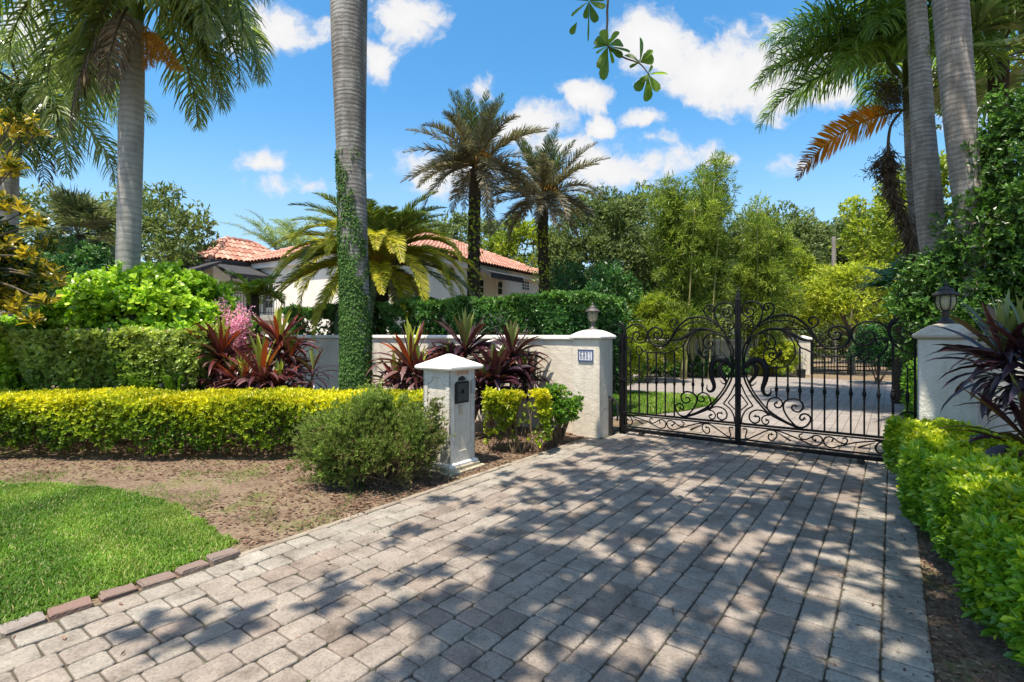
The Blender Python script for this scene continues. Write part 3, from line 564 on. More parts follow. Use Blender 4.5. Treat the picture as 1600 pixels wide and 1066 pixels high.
# shaft: core plus raised face frames with shaped recess corners
mb = MB(); block(mb, mc, hb-.014, hb-.014, .1, 1.27, bev=.005); build('recessed_core', mb, M['stucco'], o)
from mathutils.geometry import tessellate_polygon
def frame(mb, origin, ax, nrm, hw, z0, z1, iw, iz0, iz1, r, th):
    """raised frame on a face: rectangle with an opening whose corners step in as a rounded notch"""
    inner = []
    for sx, sz in ((1, 1), (-1, 1), (-1, -1), (1, -1)):
        zc = iz1 if sz > 0 else iz0
        arc = [(sx*iw, zc-sz*r*1.5)]+[(sx*(iw-r*.35-r*math.sin(k/5*math.pi/2)), zc-sz*(r*1.5-r*(1-math.cos(k/5*math.pi/2))-r*.1)) for k in range(6)]+[(sx*(iw-r*1.35), zc)]
        inner += arc if sx*sz > 0 else arc[::-1]
    outer = [(hw, z0), (hw, z1), (-hw, z1), (-hw, z0)]; org = np.asarray(origin); P = lambda x, z, d: org+ax*x+nrm*d+UP*z
    tri = tessellate_polygon([[Vector((x, z, 0)) for x, z in outer], [Vector((x, z, 0)) for x, z in inner]])
    pts = outer+inner; mb.add(np.array([P(x, z, th) for x, z in pts]), np.array(tri))
    k = len(inner); mb.add(np.array([P(x, z, th) for x, z in inner]+[P(x, z, -.004) for x, z in inner]), np.array([[i, (i+1) % k, k+(i+1) % k, k+i] for i in range(k)]))
    mb.add(np.array([P(x, z, th) for x, z in outer]+[P(x, z, -.004) for x, z in outer]), np.array([[i, (i+1) % 4, 4+(i+1) % 4, 4+i] for i in range(4)]))
from mathutils import Vector
mb = MB()
for ax, nrm in ((N, -D), (D, N), (-N, D), (-D, -N)):
    frame(mb, mc+nrm*(hb-.014), ax, nrm, hb, .115, 1.27, hb*.68, .25, 1.17, .055, .014)
build('stucco_frame', mb, surf('rough_stucco', [(0, (.52, .49, .42)), (1, (.7, .67, .6))], 5., .9, 1.0, 75., dist=.02), o)
mb = MB(); R = []
for hh, z in ((hb+.03, 1.255), (hb+.075, 1.268), (hb+.088, 1.285), (hb+.086, 1.305), (hb+.07, 1.318)): R.append(rect(mc, N, D, hh, hh, z, .02))
for f in (.3, .6, .85, 1.): hh = (hb+.07)*(1-f)+.02*f; R.append(rect(mc, N, D, hh, hh, 1.318+.135*f, .02*(1-f)+.004))
loft(mb, R); build('cap', mb, M['cap'], o)
# mail box door on the drive-facing side (normal N)
fn = mn  # face n
def nplate(mb, t0, t1, z0, z1, n0, n1, bev=.003): block(mb, NT((n0+n1)/2, (t0+t1)/2), abs(n1-n0)/2, (t1-t0)/2, z0, z1, bev=bev)
tcn = mt+hb
mb = MB(); nplate(mb, tcn-.135, tcn+.105, .845, 1.115, fn-.012, fn+.012); build('mail_box_frame', mb, M['iron_dull'], o)
mbx = MB(); nplate(mbx, tcn-.105, tcn+.075, .875, 1.09, fn+.012, fn+.02); door = build('door', mbx, surf('mailbox_door', [(0, (.03, .035, .03)), (1, (.075, .08, .07))], 20., .35, .1, 50., spec=.5), o)
mb = MB(); nplate(mb, tcn-.035, tcn-.005, .965, 1.02, fn+.02, fn+.03); build('handle', mb, M['iron'], door)
mb = MB(); a = np.linspace(0, math.pi, 13); V = [NT(fn+.004, tcn-.015+.062*math.cos(q), 1.125+.058*math.sin(q)) for q in a]+[NT(fn-.01, tcn-.015+.062*math.cos(q), 1.125+.058*math.sin(q)) for q in a]
mb.add(np.array(V), [np.arange(13)[None], np.array([[i+1, i, i+13, i+14] for i in range(12)])]); build('arched_vent', mb, M['iron_dull'], o)
mb = MB(); nplate(mb, tcn-.115, tcn+.105, 1.195, 1.245, fn-.012, fn+.004); build('faded_sticker', mb, surf('faded_label', [(0, (.42, .22, .13)), (1, (.56, .38, .26))], 18., .7), o)
mb = MB(); nplate(mb, tcn-.06, tcn+.0, .70, .815, fn-.012, fn+.003, .002); build('rust_stain_plate', mb, surf('tan_patch', [(0, (.42, .33, .22)), (1, (.6, .53, .42))], 15., .8), o)
mb = MB(); nplate(mb, tcn+.15, tcn+.21, .95, 1.12, fn+.0, fn+.03); build('bell_box', mb, surf('grey_box', [(0, (.3, .3, .29)), (1, (.4, .4, .38))], 10., .5), o)

# ================================================================== IRON GATE (plane t = 8.0, mirrored about n = -1.825)
TG = 8.0; NC = -1.825
def gp(px, py):
    a = (px-CX)/F; d = TG/(.5986*a+.801); return (d*(.801*a-.5986)-NC, EYE-(py-HY)/F*d)
ZA = lambda x, y: gp(1145+x*.12195, 450+y*.12195)
ZB = lambda x, y: gp(1145+x*.13135, 570+y*.13133)
ZC = lambda x, y: gp(1270+x*.13138, 480+y*.13133)
ZD = lambda x, y: gp(1270+x*.13138, 600+y*.13133)
def cv(Z, *pts): return [Z(*p) for p in pts]
BR = .0085
SCR = [  # (points, radius or (r0,r1..), name)
 (cv(ZA, (130, 800), (160, 720), (210, 630), (270, 530), (340, 440), (380, 330), (375, 250), (320, 190), (240, 170), (160, 195), (117, 260), (128, 330), (180, 370), (240, 360), (270, 310), (245, 265), (200, 262), (180, 295), (205, 325)), .0095),
 (cv(ZA, (300, 510), (380, 430), (460, 370), (520, 310), (530, 250), (500, 205), (450, 195), (400, 220), (395, 265), (430, 290), (465, 265), (450, 240)), .009),
 (cv(ZA, (265, 520), (260, 450), (220, 415), (160, 420), (120, 460), (125, 505), (165, 525), (205, 500), (195, 460), (165, 465)), .008),
 (cv(ZA, (240, 575), (330, 470), (420, 410), (540, 365), (660, 350), (780, 370), (880, 430), (960, 495), (1020, 570), (1080, 670), (1150, 740))+cv(ZC, (190, 490), (290, 490), (380, 455), (430, 400), (440, 320), (400, 255), (320, 225), (240, 240), (190, 290), (200, 350), (260, 382), (320, 360), (335, 320), (300, 295), (262, 305)), .0125),
 (cv(ZA, (330, 500), (430, 445), (560, 420), (700, 420), (820, 455), (900, 500), (960, 540), (1030, 620), (1085, 685)), .0075),
 (cv(ZA, (960, 522), (1015, 512), (1060, 490), (1095, 440), (1080, 395), (1030, 375), (980, 395), (975, 440), (1010, 455)), .0095),
 (cv(ZA, (640, 560), (720, 620), (780, 710), (800, 800), (790, 890), (730, 960), (680, 1000), (560, 1025), (470, 1000), (410, 930), (390, 860), (420, 800), (480, 775), (540, 800), (575, 860), (550, 900), (500, 900), (465, 870), (480, 830), (520, 845)), .0075),
 (cv(ZA, (700, 570), (790, 640), (850, 740), (890, 775), (940, 790))+cv(ZC, (20, 555), (140, 590), (290, 582), (440, 592), (560, 560)), .0085),
 (cv(ZA, (180, 720), (220, 650), (300, 600), (390, 580), (470, 600), (530, 650), (545, 720), (520, 770), (460, 780), (410, 745), (410, 700), (450, 690), (470, 720)), .009),
 (cv(ZA, (1085, 690), (1140, 690), (1190, 660), (1190, 620), (1150, 600), (1115, 620), (1120, 655), (1150, 655)), .0065),
 (cv(ZA, (320, 800), (250, 860), (205, 920)), .005),
 (cv(ZA, (500, 985), (500, 940), (560, 900), (610, 840), (600, 780)), (.006, .008, .012, .02, .008)),
 (cv(ZA, (250, 610), (190, 740), (160, 830), (150, 940))+cv(ZB, (135, 60), (175, 175), (240, 310), (340, 450), (450, 560), (600, 660), (760, 735), (840, 745), (890, 715), (925, 660), (910, 610), (860, 585), (810, 600), (797, 640), (825, 660), (850, 640)), .0095),
 (cv(ZA, (160, 720), (130, 800), (125, 870), (130, 960))+cv(ZB, (118, 60), (150, 200), (230, 350), (330, 480), (430, 580), (560, 655), (700, 722), (800, 755)), .011),
 (cv(ZB, (95, 230), (160, 370), (240, 490)), .008), (cv(ZB, (240, 490), (160, 540), (115, 610), (100, 690)), .008),
 (cv(ZB, (95, 355), (180, 470)), .007), (cv(ZB, (180, 470), (98, 540)), .007),
 (cv(ZB, (430, 600), (370, 555), (290, 540), (220, 565), (195, 620), (215, 670), (265, 695), (315, 670), (310, 620), (265, 612)), .0085),
 (cv(ZB, (440, 600), (380, 607), (345, 645), (360, 695), (405, 708), (430, 675), (400, 655)), .0075),
 (cv(ZB, (560, 655), (470, 590), (415, 530), (410, 470), (440, 410), (510, 390), (570, 420), (590, 470), (560, 510), (515, 505), (495, 470), (520, 450)), .0085),
 (cv(ZB, (760, 740), (680, 660), (620, 570), (600, 500), (620, 440), (680, 410), (760, 410), (820, 450), (835, 510), (790, 560), (730, 550), (700, 515), (720, 485), (755, 490)), .0095),
 (cv(ZC, (770, 595), (850, 530), (890, 450), (870, 390), (810, 370), (760, 390), (755, 430), (790, 445)), .0095),
 (cv(ZC, (912, 360), (895, 270), (800, 190), (660, 170), (540, 205), (470, 280), (465, 360), (510, 430), (600, 455), (690, 430), (740, 360), (700, 295), (630, 300), (600, 350), (640, 380)), .0095),
 (cv(ZC, (560, 560), (600, 510), (660, 520), (670, 590), (620, 630), (560, 610), (550, 570)), .008),
 (cv(ZB, (118, 760), (165, 770), (160, 820), (150, 860), (185, 880), (300, 830), (430, 778), (510, 800), (520, 860), (470, 905), (425, 880), (430, 830), (465, 828)), .0075),
 (cv(ZB, (430, 778), (560, 795), (700, 850), (850, 915), (970, 965), (1040, 945), (1065, 890), (1030, 850), (970, 845), (945, 880), (980, 905)), .0075),
 (cv(ZB, (955, 850), (870, 890), (810, 880), (790, 840), (830, 820)), .007), (cv(ZB, (520, 800), (600, 850), (690, 908)), (.004, .007, .012)),
 (cv(ZD, (225, 690), (240, 650), (200, 630), (150, 640), (130, 680), (150, 730), (220, 760), (300, 745), (500, 700), (700, 685), (830, 682), (930, 720)), .0075),
 (cv(ZD, (240, 640), (310, 690), (380, 712), (412, 680), (390, 645), (350, 655)), .007),
 (cv(ZD, (850, 690), (780, 705), (745, 765), (785, 822), (845, 818), (870, 775), (840, 750)), .0085), (cv(ZD, (740, 700), (630, 730), (540, 760)), (.004, .007, .012)),
]
LEAFS = [cv(ZA, (560, 535), (680, 555), (760, 590), (900, 660), (1080, 690)), cv(ZA, (240, 640), (330, 580), (450, 535), (560, 522), (700, 527), (860, 532), (1000, 522)), ]
LW = [(.006, .016, .026, .022, .006), (.009, .011, .016, .022, .012, .008, .006)]
Zm = lambda x, y: gp(1140+x*.2814, 440+y*.2814)
HORN = [(cv(Zm, (88, 478), (110, 448), (145, 437), (180, 448), (203, 490), (200, 545), (185, 590), (190, 618), (212, 632), (230, 618), (228, 592)), (.02, .04, .046, .046, .042, .036, .03, .024, .018, .012, .005)),
        (cv(Zm, (100, 462), (135, 460), (150, 485), (143, 520), (118, 552), (114, 570), (130, 576), (152, 556)), (.016, .026, .034, .03, .022, .014, .01, .004))]
BAL = [(1213.3, 571, 621), (1231, 572, 624), (1249.8, 541, 627), (1268.7, 553, None), (1288.3, 557, None), (1308.5, 557, None), (1329.4, 557, None), (1350.4, 562, None), (1372.9, 557, None)]
def rail_z(Z, a, b): return (Z(*a)[1]+Z(*b)[1])/2
zr1 = np.mean([ZB(150, 707)[1], ZD(400, 596)[1], ZD(880, 640)[1]]); zr2 = np.mean([ZB(150, 742)[1], ZD(400, 625)[1], ZD(880, 668)[1]])
zr3 = np.mean([ZB(150, 893)[1], ZD(400, 805)[1]]); zb = np.mean([ZB(150, 940)[1], ZD(400, 850)[1]])
UE = gp(1395.2, 650)[0]
print('gate rails', zr1, zr2, zr3, zb, UE)
def make_leaf(s, label):
    o = thing('gate_leaf', label, 'gate', NT(NC+s*.04, TG), 'leaves of the wrought iron drive gate')
    X = lambda uv, dt=0.: NT(NC+s*uv[0], TG+dt, uv[1])
    bar = lambda z, hh, th: None
    for nm, z, hh, th in (('rail', zr1, .015, .018), ('rail', zr2, .01, .014), ('rail', zr3, .011, .014), ('bottom_rail', zb, .026, .024)):
        mb = MB(); block(mb, NT(NC+s*(UE+.037)/2, TG), (UE-.037)/2, th, z-hh, z+hh, bev=.003); build(nm, mb, M['iron'], o)
    for i, (pts, r) in enumerate(SCR):
        mb = MB(); P = smooth([X(p) for p in pts], 6)
        rr = np.interp(np.linspace(0, 1, len(P)), np.linspace(0, 1, len(r)), r) if isinstance(r, tuple) else r
        tube(mb, P, rr*1.3, 6, D, flat=1.)
        if not isinstance(r, tuple) and len(pts) > 6 and i != 13:      # trefoil at the curl's end
            e = P[-1]
            for k in range(3):
                a = k*2.1+i; tip = e+N*math.cos(a)*.024+UP*math.sin(a)*.024; tube(mb, [e, (e+tip)/2, tip], [.006, .0115, .004], 5, D)
        build('scroll', mb, M['iron'], o, True)
    for pts, wd in zip(LEAFS, LW):
        mb = MB(); P = smooth([X(p) for p in pts], 6); tube(mb, P, np.interp(np.linspace(0, 1, len(P)), np.linspace(0, 1, len(wd)), wd), 8, D, flat=.45); build('acanthus_leaf', mb, M['iron'], o, True)
    for pts, wd in HORN:
        mb = MB(); P = smooth([X(p, -.012) for p in pts], 6); tube(mb, P, np.interp(np.linspace(0, 1, len(P)), np.linspace(0, 1, len(wd)), wd), 10, D, flat=.5); build('horn_leaf', mb, M['iron'], o, True)
    for px, y0, y1 in BAL:
        u, z1 = gp(px, y0); z0 = gp(px, y1)[1] if y1 else zr1; c = NT(NC+s*u, TG)
        mb = MB(); block(mb, c, .0105, .0105, z0, z1, bev=.002); zk = .93
        if z0 < zk-.08: lathe(mb, c+UP*zk, [(.009, -.075), (.017, -.065), (.012, -.045), (.022, -.02), (.024, 0), (.022, .02), (.012, .045), (.017, .065), (.009, .075)], 10)
        build('baluster', mb, M['iron'], o)
    c = NT(NC+s*UE, TG); mb = MB(); zt = ZC(945, 420)[1]
    block(mb, c, .014, .014, zb-.03, zt, bev=.003); lathe(mb, c+UP*.93, [(.014, -.08), (.024, -.07), (.018, -.05), (.028, -.02), (.03, 0), (.028, .02), (.018, .05), (.024, .07), (.014, .08)], 10)
    build('hinge_stile', mb, M['iron'], o)
    mb = MB(); P = smooth([X(p) for p in cv(ZC, (945, 430), (912, 340), (900, 260), (930, 200), (980, 160), (1035, 118))], 5); tube(mb, P, np.interp(np.linspace(0, 1, len(P)), [0, .3, .5, .7, 1], [.012, .014, .02, .034, .006]), 8, D, flat=.4); build('finial_leaf', mb, M['iron'], o, True)
    ub, _ = gp(1345, 722); mb = MB(); cw = NT(NC+s*ub, TG, .052)
    a = np.arange(16)*2*math.pi/16; R = []
    for dt, r in ((-.018, .034), (-.014, .046), (.014, .046), (.018, .034)): R.append([cw+D*dt+N*math.cos(q)*r+UP*math.sin(q)*r for q in a])
    loft(mb, R); block(mb, cw+D*.028, .022, .006, .05, zb-.02, bev=.002); block(mb, cw-D*.028, .022, .006, .05, zb-.02, bev=.002); build('caster_wheel', mb, M['iron_dull'], o)
    # centre stile: each leaf carries half of the thick post
    mb = MB(); hw = .018; cs = NT(NC+s*.0185, TG); ztop = gp(1153, 470)[1]
    block(mb, cs, hw, .032, zb-.03, ztop, bev=.004)
    if s > 0:
        z = ztop; cc = NT(NC, TG)
        loft(mb, [rect(cc, N, D, .036, .034, z), rect(cc, N, D, .036, .034, z+.02), rect(cc, N, D, .03, .03, z+.03), rect(cc, N, D, .026, .026, z+.07), rect(cc, N, D, .006, .006, z+.16)])
    build('lock_stile', mb, M['iron'], o)
    return o
make_leaf(1, 'right leaf of the black wrought iron gate, toward the shaded pillar')
make_leaf(-1, 'left leaf of the black wrought iron gate, toward the number pillar')
def side_panel(s, label):
    o = thing('gate_side_panel', label, 'gate panel', NT(NC+s*1.93, TG), 'fixed panels beside the gate'); X = lambda uv: NT(NC+s*uv[0], TG, uv[1])
    for pts, r in ((cv(ZC, (950, 425), (1060, 510), (1250, 570), (1285, 575)), .009), (cv(ZC, (925, 345), (930, 245), (1000, 190), (1130, 170), (1230, 205), (1282, 255)), .007),
                   (cv(ZC, (925, 345), (980, 410), (1080, 440), (1170, 400), (1180, 330), (1110, 285), (1040, 310), (1050, 360), (1100, 370)), .008),
                   (cv(ZC, (1040, 705), (1100, 640), (1170, 622), (1220, 660), (1200, 730), (1130, 742), (1120, 690), (1160, 670)), .008), (cv(ZD, (1030, 380), (1080, 345), (1130, 333), (1185, 345), (1240, 385)), .012)):
        mb = MB(); tube(mb, smooth([X(p) for p in pts], 6), r, 6, D); build('scroll', mb, M['iron'], o, True)
    u, z1 = ZC(1125, 742); z0 = ZD(1130, 333)[1]; mb = MB(); c = NT(NC+s*u, TG); block(mb, c, .009, .009, z0, z1, bev=.002)
    lathe(mb, c+UP*.93, [(.009, -.075), (.017, -.065), (.022, -.02), (.024, 0), (.022, .02), (.017, .065), (.009, .075)], 10); build('baluster', mb, M['iron'], o)
    for f in (.012,):
        mb = MB(); block(mb, NT(NC+s*2.045, TG), .012, .012, .0, 1.74, bev=.003); build('wall_bar', mb, M['iron'], o)
    return o
side_panel(1, 'narrow fixed scrolled iron panel against the shaded pillar')
sp_ = side_panel(-1, 'narrow fixed scrolled iron panel against the number pillar')
mb = MB(); block(mb, NT(NC-1.86, TG+.1), .052, .052, -.02, 1.72, bev=.006); block(mb, NT(NC-1.86, TG+.1), .062, .062, .9, .96, bev=.008)
tag(build('gate_post', mb, M['iron']), 'thick square black steel hinge post behind the gate at the number pillar', 'post')
mb = MB(); P = smooth([NT(-3.86, 7.86, .62), NT(-3.79, 7.84, .66), NT(-3.70, 7.85, .58), NT(-3.67, 7.86, .4), NT(-3.69, 7.87, .26)], 5); tube(mb, P, .018, 8, D)
block(mb, NT(-3.80, 7.86), .03, .03, .0, .62, bev=.005)
tag(build('gate_opener', mb, M['iron_dull']), 'black curved gate opener arm beside the number pillar', 'gate opener')
# ================================================================== VEGETATION HELPERS
def frond(o, az, el, L, droop, nl, ll, lw, mat, hang=.5, vee=.5, jit=.15, name='frond', parent=None, plum=0., tip_t=None, rr=.018, fwd=.55, label=None, pw=1.3, bare=.08, twist=0., roll=0.):
    """pinnate palm frond: arching rachis with two rows of strap leaflets"""
    k = 16; s = np.linspace(0, 1, k); e = el-droop*s**pw; a = az+twist*s
    st = np.stack([np.cos(e)*np.cos(a), np.cos(e)*np.sin(a), np.sin(e)], -1)*L/(k-1)
    P = np.asarray(o)+np.concatenate([[np.zeros(3)], np.cumsum(st[:-1], 0)]); T = unit(st)
    lat = np.array([-math.sin(az), math.cos(az), 0]); mb = MB()
    if roll: lat = unit(lat*math.cos(roll)+np.cross(T[k//2], lat)*math.sin(roll))
    tube(mb, P, np.linspace(rr, rr*.2, k), 5, np.cross(lat, T[k//2]), tint=.05)
    f = np.repeat(np.linspace(bare, .99, nl), 2); sd = np.tile([1., -1.], nl); n = len(f); f = np.clip(f+rng.normal(0, .006, n), 0, .999)
    x = f*(k-1); i = np.minimum(x.astype(int), k-2); u = (x-i)[:, None]; B = P[i]*(1-u)+P[i+1]*u; t = unit(T[i]*(1-u)+T[i+1]*u)
    up = unit(np.cross(t, np.broadcast_to(lat, t.shape)))
    prof = np.clip(np.minimum((f/.18)**.6, 1)*np.clip((1.02-f)/.45, 0, 1)**.55, .12, 1)
    v = vee+rng.normal(0, jit, n)+plum*rng.choice([-1, 0, 1], n)
    fw = fwd+.5*f**2+rng.normal(0, jit*.6, n)
    d = unit(lat*sd[:, None]*np.cos(v)[:, None]+up*np.sin(v)[:, None]+t*fw[:, None])
    l = ll*prof*U(.85, 1.12, n); wv = lw*np.clip(prof, .5, 1)
    h = hang*U(.5, 1.4, n)
    p1 = B+d*(l*.45)[:, None]; d2 = unit(d+np.array([0, 0, -1])*h[:, None]); p2 = p1+d2*(l*.35)[:, None]; d3 = unit(d2+np.array([0, 0, -1])*h[:, None]); p3 = p2+d3*(l*.25)[:, None]
    S = unit(np.cross(d, up*.6+rv(n)*.4)); w = wv[:, None]
    V = np.stack([B-S*w*.35, B+S*w*.35, p1+S*w*.5, p1-S*w*.5, p2+S*w*.36, p2-S*w*.36, p3], 1).reshape(-1, 3)
    b = np.arange(n)[:, None]*7; base = np.clip(.2+.6*U(0, 1, n), .14, 1)
    tt = base if tip_t is None else np.clip(tip_t(f)+rng.normal(0, .1, n), 0, 1)
    mb.V.append(V); n0 = mb.n; mb.n += len(V)
    mb.F += [b+n0+[0, 1, 2, 3], b+n0+[3, 2, 4, 5], b+n0+[5, 4, 6]]; mb.T += [tt, tt, tt]
    return build(name, mb, mat, parent, label=label)
def fanfrond(o, az, el, pet, R, mat, parent, nseg=30, droop=.5, spread=2.2):
    d = np.array([math.cos(el)*math.cos(az), math.cos(el)*math.sin(az), math.sin(el)]); c = np.asarray(o)+d*pet
    lat = np.array([-math.sin(az), math.cos(az), 0]); up = np.cross(d, lat); mb = MB()
    tube(mb, smooth([o, (np.asarray(o)+c)/2+UP*.06*pet, c], 4), .012, 4, tint=.05)
    a = np.linspace(-spread, spread, nseg)+rng.normal(0, .03, nseg); n = nseg
    q = unit(d*np.cos(a)[:, None]+lat*np.sin(a)[:, None]+up*(.25*np.abs(np.sin(a)))[:, None])
    l = R*(1-.22*np.abs(a/spread)**2)*U(.9, 1.1, n); wid = np.full(n, R*2*spread/nseg*.62)
    S = unit(np.cross(q, up)); m = c+q*(l*.6)[:, None]; tip = m+unit(q+np.array([0, 0, -1])*(droop*U(.3, 1.6, n))[:, None])*(l*.42)[:, None]
    w = wid[:, None]
    V = np.stack([c+S*w*.08, c-S*w*.08, m-S*w*.5, m+S*w*.5, tip], 1).reshape(-1, 3); b = np.arange(n)[:, None]*5; t = np.clip(U(.2, 1, n), .15, 1)
    mb.V.append(V); n0 = mb.n; mb.n += len(V); mb.F += [b+n0+[0, 1, 2, 3], b+n0+[3, 2, 4]]; mb.T += [t, t]
    return build('frond', mb, mat, parent)
def clumps(c, r, k, seed_flat=.0, bias=.75, low=-.6):
    """clump centres inside an uneven ellipsoid"""
    d = rv(k*3); d = d[d[:, 2] > low][:k]; rad = bias+(1-bias)*U(0, 1, len(d))**.5-.25*U(0, 1, len(d))**3
    return np.asarray(c)+d*np.asarray(r)*rad[:, None], d
def crownmesh(mb, C, Dn, cr, per, L, Wd, kind='q', tbase=.45, tsd=.22, up=.5, ob=0., spr=3, squash=.8):
    n = len(C)*per; i = np.repeat(np.arange(len(C)), per); cs = cr*U(.6, 1.35, len(C))
    d = rv(n); rad = U(.25, 1., n)**.6
    off = d*(rad*cs[i])[:, None]; off[:, 2] *= squash
    P = C[i]+off; out = unit(d*.8+Dn[i]*.5+np.array([0, 0, up]))
    ct = np.clip(tbase+rng.normal(0, tsd*.6, len(C)), .05, .95)
    sprig(mb, P, out, spr, L, Wd, 1.0, ct[i], kind, ob, tsd*.7)
def tree(name, label, cat, base, c, r, k, cr, per, L, Wd, mat, trunk_r=.2, tb=.45, kind='q', limbs=10, low=-.6, group=None, bias=.75, ob=0., spr=3, tsd=.22, bark=None, up=.5):
    o = thing(name, label, cat, base, group); base = np.asarray(base, float); c = np.asarray(c, float)
    C, Dn = clumps(c, r, k, bias=bias, low=low)
    mb = MB(); f = base+(c-base)*.55+np.array([.1, .1, 0])*trunk_r
    tube(mb, smooth([base-UP*.1, base+(f-base)*.5+rng.normal(0, .2*trunk_r, 3), f], 5), np.linspace(trunk_r*1.25, trunk_r*.7, 11), 9)
    for q in C[:limbs]:
        m = (f+q)/2+rng.normal(0, .12, 3)*np.linalg.norm(q-f)*.5; s = f-(f-base)*.25*random.random()
        tube(mb, smooth([s, m, q], 5), np.linspace(trunk_r*.45, trunk_r*.08, 11), 6)
    build('trunk', mb, bark or M['bark'], o, True)
    mb = MB(); crownmesh(mb, C, Dn, cr, per, L, Wd, kind, tb, tsd, up, ob, spr); build('crown', mb, mat, o)
    return o
def shrub(name, label, cat, base, c, r, k, cr, per, L, Wd, mat, kind='h', tb=.5, ob=0., stems=7, spr=4, low=-.75, tsd=.25, up=.6, group=None, bias=.8, stemmat=None):
    o = thing(name, label, cat, base, group); base = np.asarray(base, float); C, Dn = clumps(c, r, k, bias=bias, low=low); C[:, 2] = np.maximum(C[:, 2], .12)
    mb = MB()
    for q in C[:stems]:
        b = base+np.array([random.uniform(-.12, .12)*r[0], random.uniform(-.12, .12)*r[1], -.03]); tube(mb, smooth([b, (b+q)/2+rng.normal(0, .05, 3), q], 4), np.linspace(.022, .006, 9), 5)
    build('stems', mb, stemmat or M['twig'], o)
    mb = MB(); crownmesh(mb, C, Dn, cr, per, L, Wd, kind, tb, tsd, up, ob, spr, .9); build('foliage', mb, mat, o); return o
def boxhedge(name, label, corner, ax, ay, lx, ly, z0, z1, n, L, Wd, mat, tlow, thigh, kind='h', spr=5, wob=.08, faces='ftlrb', cat='hedge', stems=24, ob=0., twigs=True, gaps=.0, foot=None):
    o = thing(name, label, cat, np.asarray(corner)+ax*lx/2+ay*ly/2); ax = np.asarray(ax); ay = np.asarray(ay); c = np.asarray(corner, float)
    areas = {'t': lx*ly*1.3, 'f': lx*(z1-z0), 'b': lx*(z1-z0), 'l': ly*(z1-z0), 'r': ly*(z1-z0)}; tot = sum(areas[q] for q in faces); Ps, As, Ts = [], [], []
    for q in faces:
        m = int(n*areas[q]/tot); u, v = U(0, 1, m), U(0, 1, m); dep = np.abs(rng.normal(0, .09, m))
        if q == 't': x, y, z, a = u*lx, v*ly, z1-dep*.8, UP*1.
        elif q in 'fb': x, z = u*lx, z0+(z1-z0)*v**.85; y = dep if q == 'f' else ly-dep; a = (-ay if q == 'f' else ay)*.85+UP*.55
        else: y, z = u*ly, z0+(z1-z0)*v; x = dep if q == 'l' else lx-dep; a = (-ax if q == 'l' else ax)*.85+UP*.55
        wv = wob*(np.sin(x*2.3+1)+np.sin(x*5.1+z*4)+.7*np.sin(y*4.3+x*3))*.5
        if q in 'fb': y = y+(wv if q == 'f' else -wv)-(.07*np.sin(np.clip((z-z0)/(z1-z0), 0, 1)*2.6) if q == 'f' else 0)
        if q == 't': z = z+wv*.35
        keep = np.ones(m, bool)
        if gaps: keep = ~((z < z0+gaps*(.5+.5*np.sin(x*3.7)+.6*np.sin(x*9.1+2))) & (U(0, 1, m) < .9))
        P = c+ax*np.asarray(x)[:, None]+ay*np.asarray(y)[:, None]+UP*np.asarray(z)[:, None]*1.
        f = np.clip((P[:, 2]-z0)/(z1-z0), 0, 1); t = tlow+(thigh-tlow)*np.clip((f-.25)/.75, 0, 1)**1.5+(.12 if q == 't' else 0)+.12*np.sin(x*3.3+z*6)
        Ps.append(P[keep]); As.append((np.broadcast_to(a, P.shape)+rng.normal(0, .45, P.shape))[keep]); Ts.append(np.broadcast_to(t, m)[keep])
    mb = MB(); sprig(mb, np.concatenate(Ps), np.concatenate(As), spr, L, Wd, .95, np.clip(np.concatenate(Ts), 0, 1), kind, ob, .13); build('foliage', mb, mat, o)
    mb = MB()
    for i in range(stems):
        u = (i+U(.2, .8))/stems*lx; v = ly*U(.25, .75); b = c+ax*u+ay*v; b[2] = -.02
        for _ in range(4):
            e = c+ax*np.clip(u+rng.normal(0, .22), 0, lx)+ay*np.clip(v+rng.normal(0, .25), .05, ly-.05)+UP*(z0+(z1-z0)*U(.3, .85)); e[2] = z0+(z1-z0)*U(.3, .85)
            tube(mb, smooth([b, (b+e)/2+rng.normal(0, .04, 3), e], 3), np.linspace(.011, .004, 7), 4)
    build('stems', mb, M['twig'], o); return o
def palmtrunk(o, P, r, mat, name='trunk', n=20, ringy=.0):
    Q = smooth(P, 10); rr = np.interp(np.linspace(0, 1, len(Q)), np.linspace(0, 1, len(r)), r)
    if ringy: rr = rr*(1+rng.normal(0, ringy, len(Q)))
    mb = MB(); tube(mb, Q, rr, n); return build(name, mb, mat, o, True)
def ivy(o, P, r, n, h0, h1, thin, side=None):
    Q = smooth(P, 10); s = U(0, 1, n); s = h0+(h1-h0)*s**thin; x = s*(len(Q)-1); i = np.minimum(x.astype(int), len(Q)-2); u = (x-i)[:, None]
    B = Q[i]*(1-u)+Q[i+1]*u; R = np.interp(x/(len(Q)-1), np.linspace(0, 1, len(r)), r); a = U(0, 6.283, n)
    if side is not None:
        pr = np.clip(1.25-(s-h0)/(h1-h0)*1.45+.5*np.cos(a-side)+.3*np.sin(s*60+a*3)+.2*np.sin(s*140-a*5), 0, 1); k = U(0, 1, n) < pr; a, B, R, n = a[k], B[k], R[k], k.sum()
    d = np.stack([np.cos(a), np.sin(a), np.zeros(n)], -1); mb = MB()
    leaves(mb, B+d*(R+U(.0, .014, n))[:, None], unit(rv(n)*.5-UP*.8+d*.25), unit(d+rv(n)*.35), U(.022, .055, n), U(.02, .04, n), np.clip(rng.normal(.5, .2, n), 0, 1), 'q')
    return build('ivy', mb, M['ivy'], o)

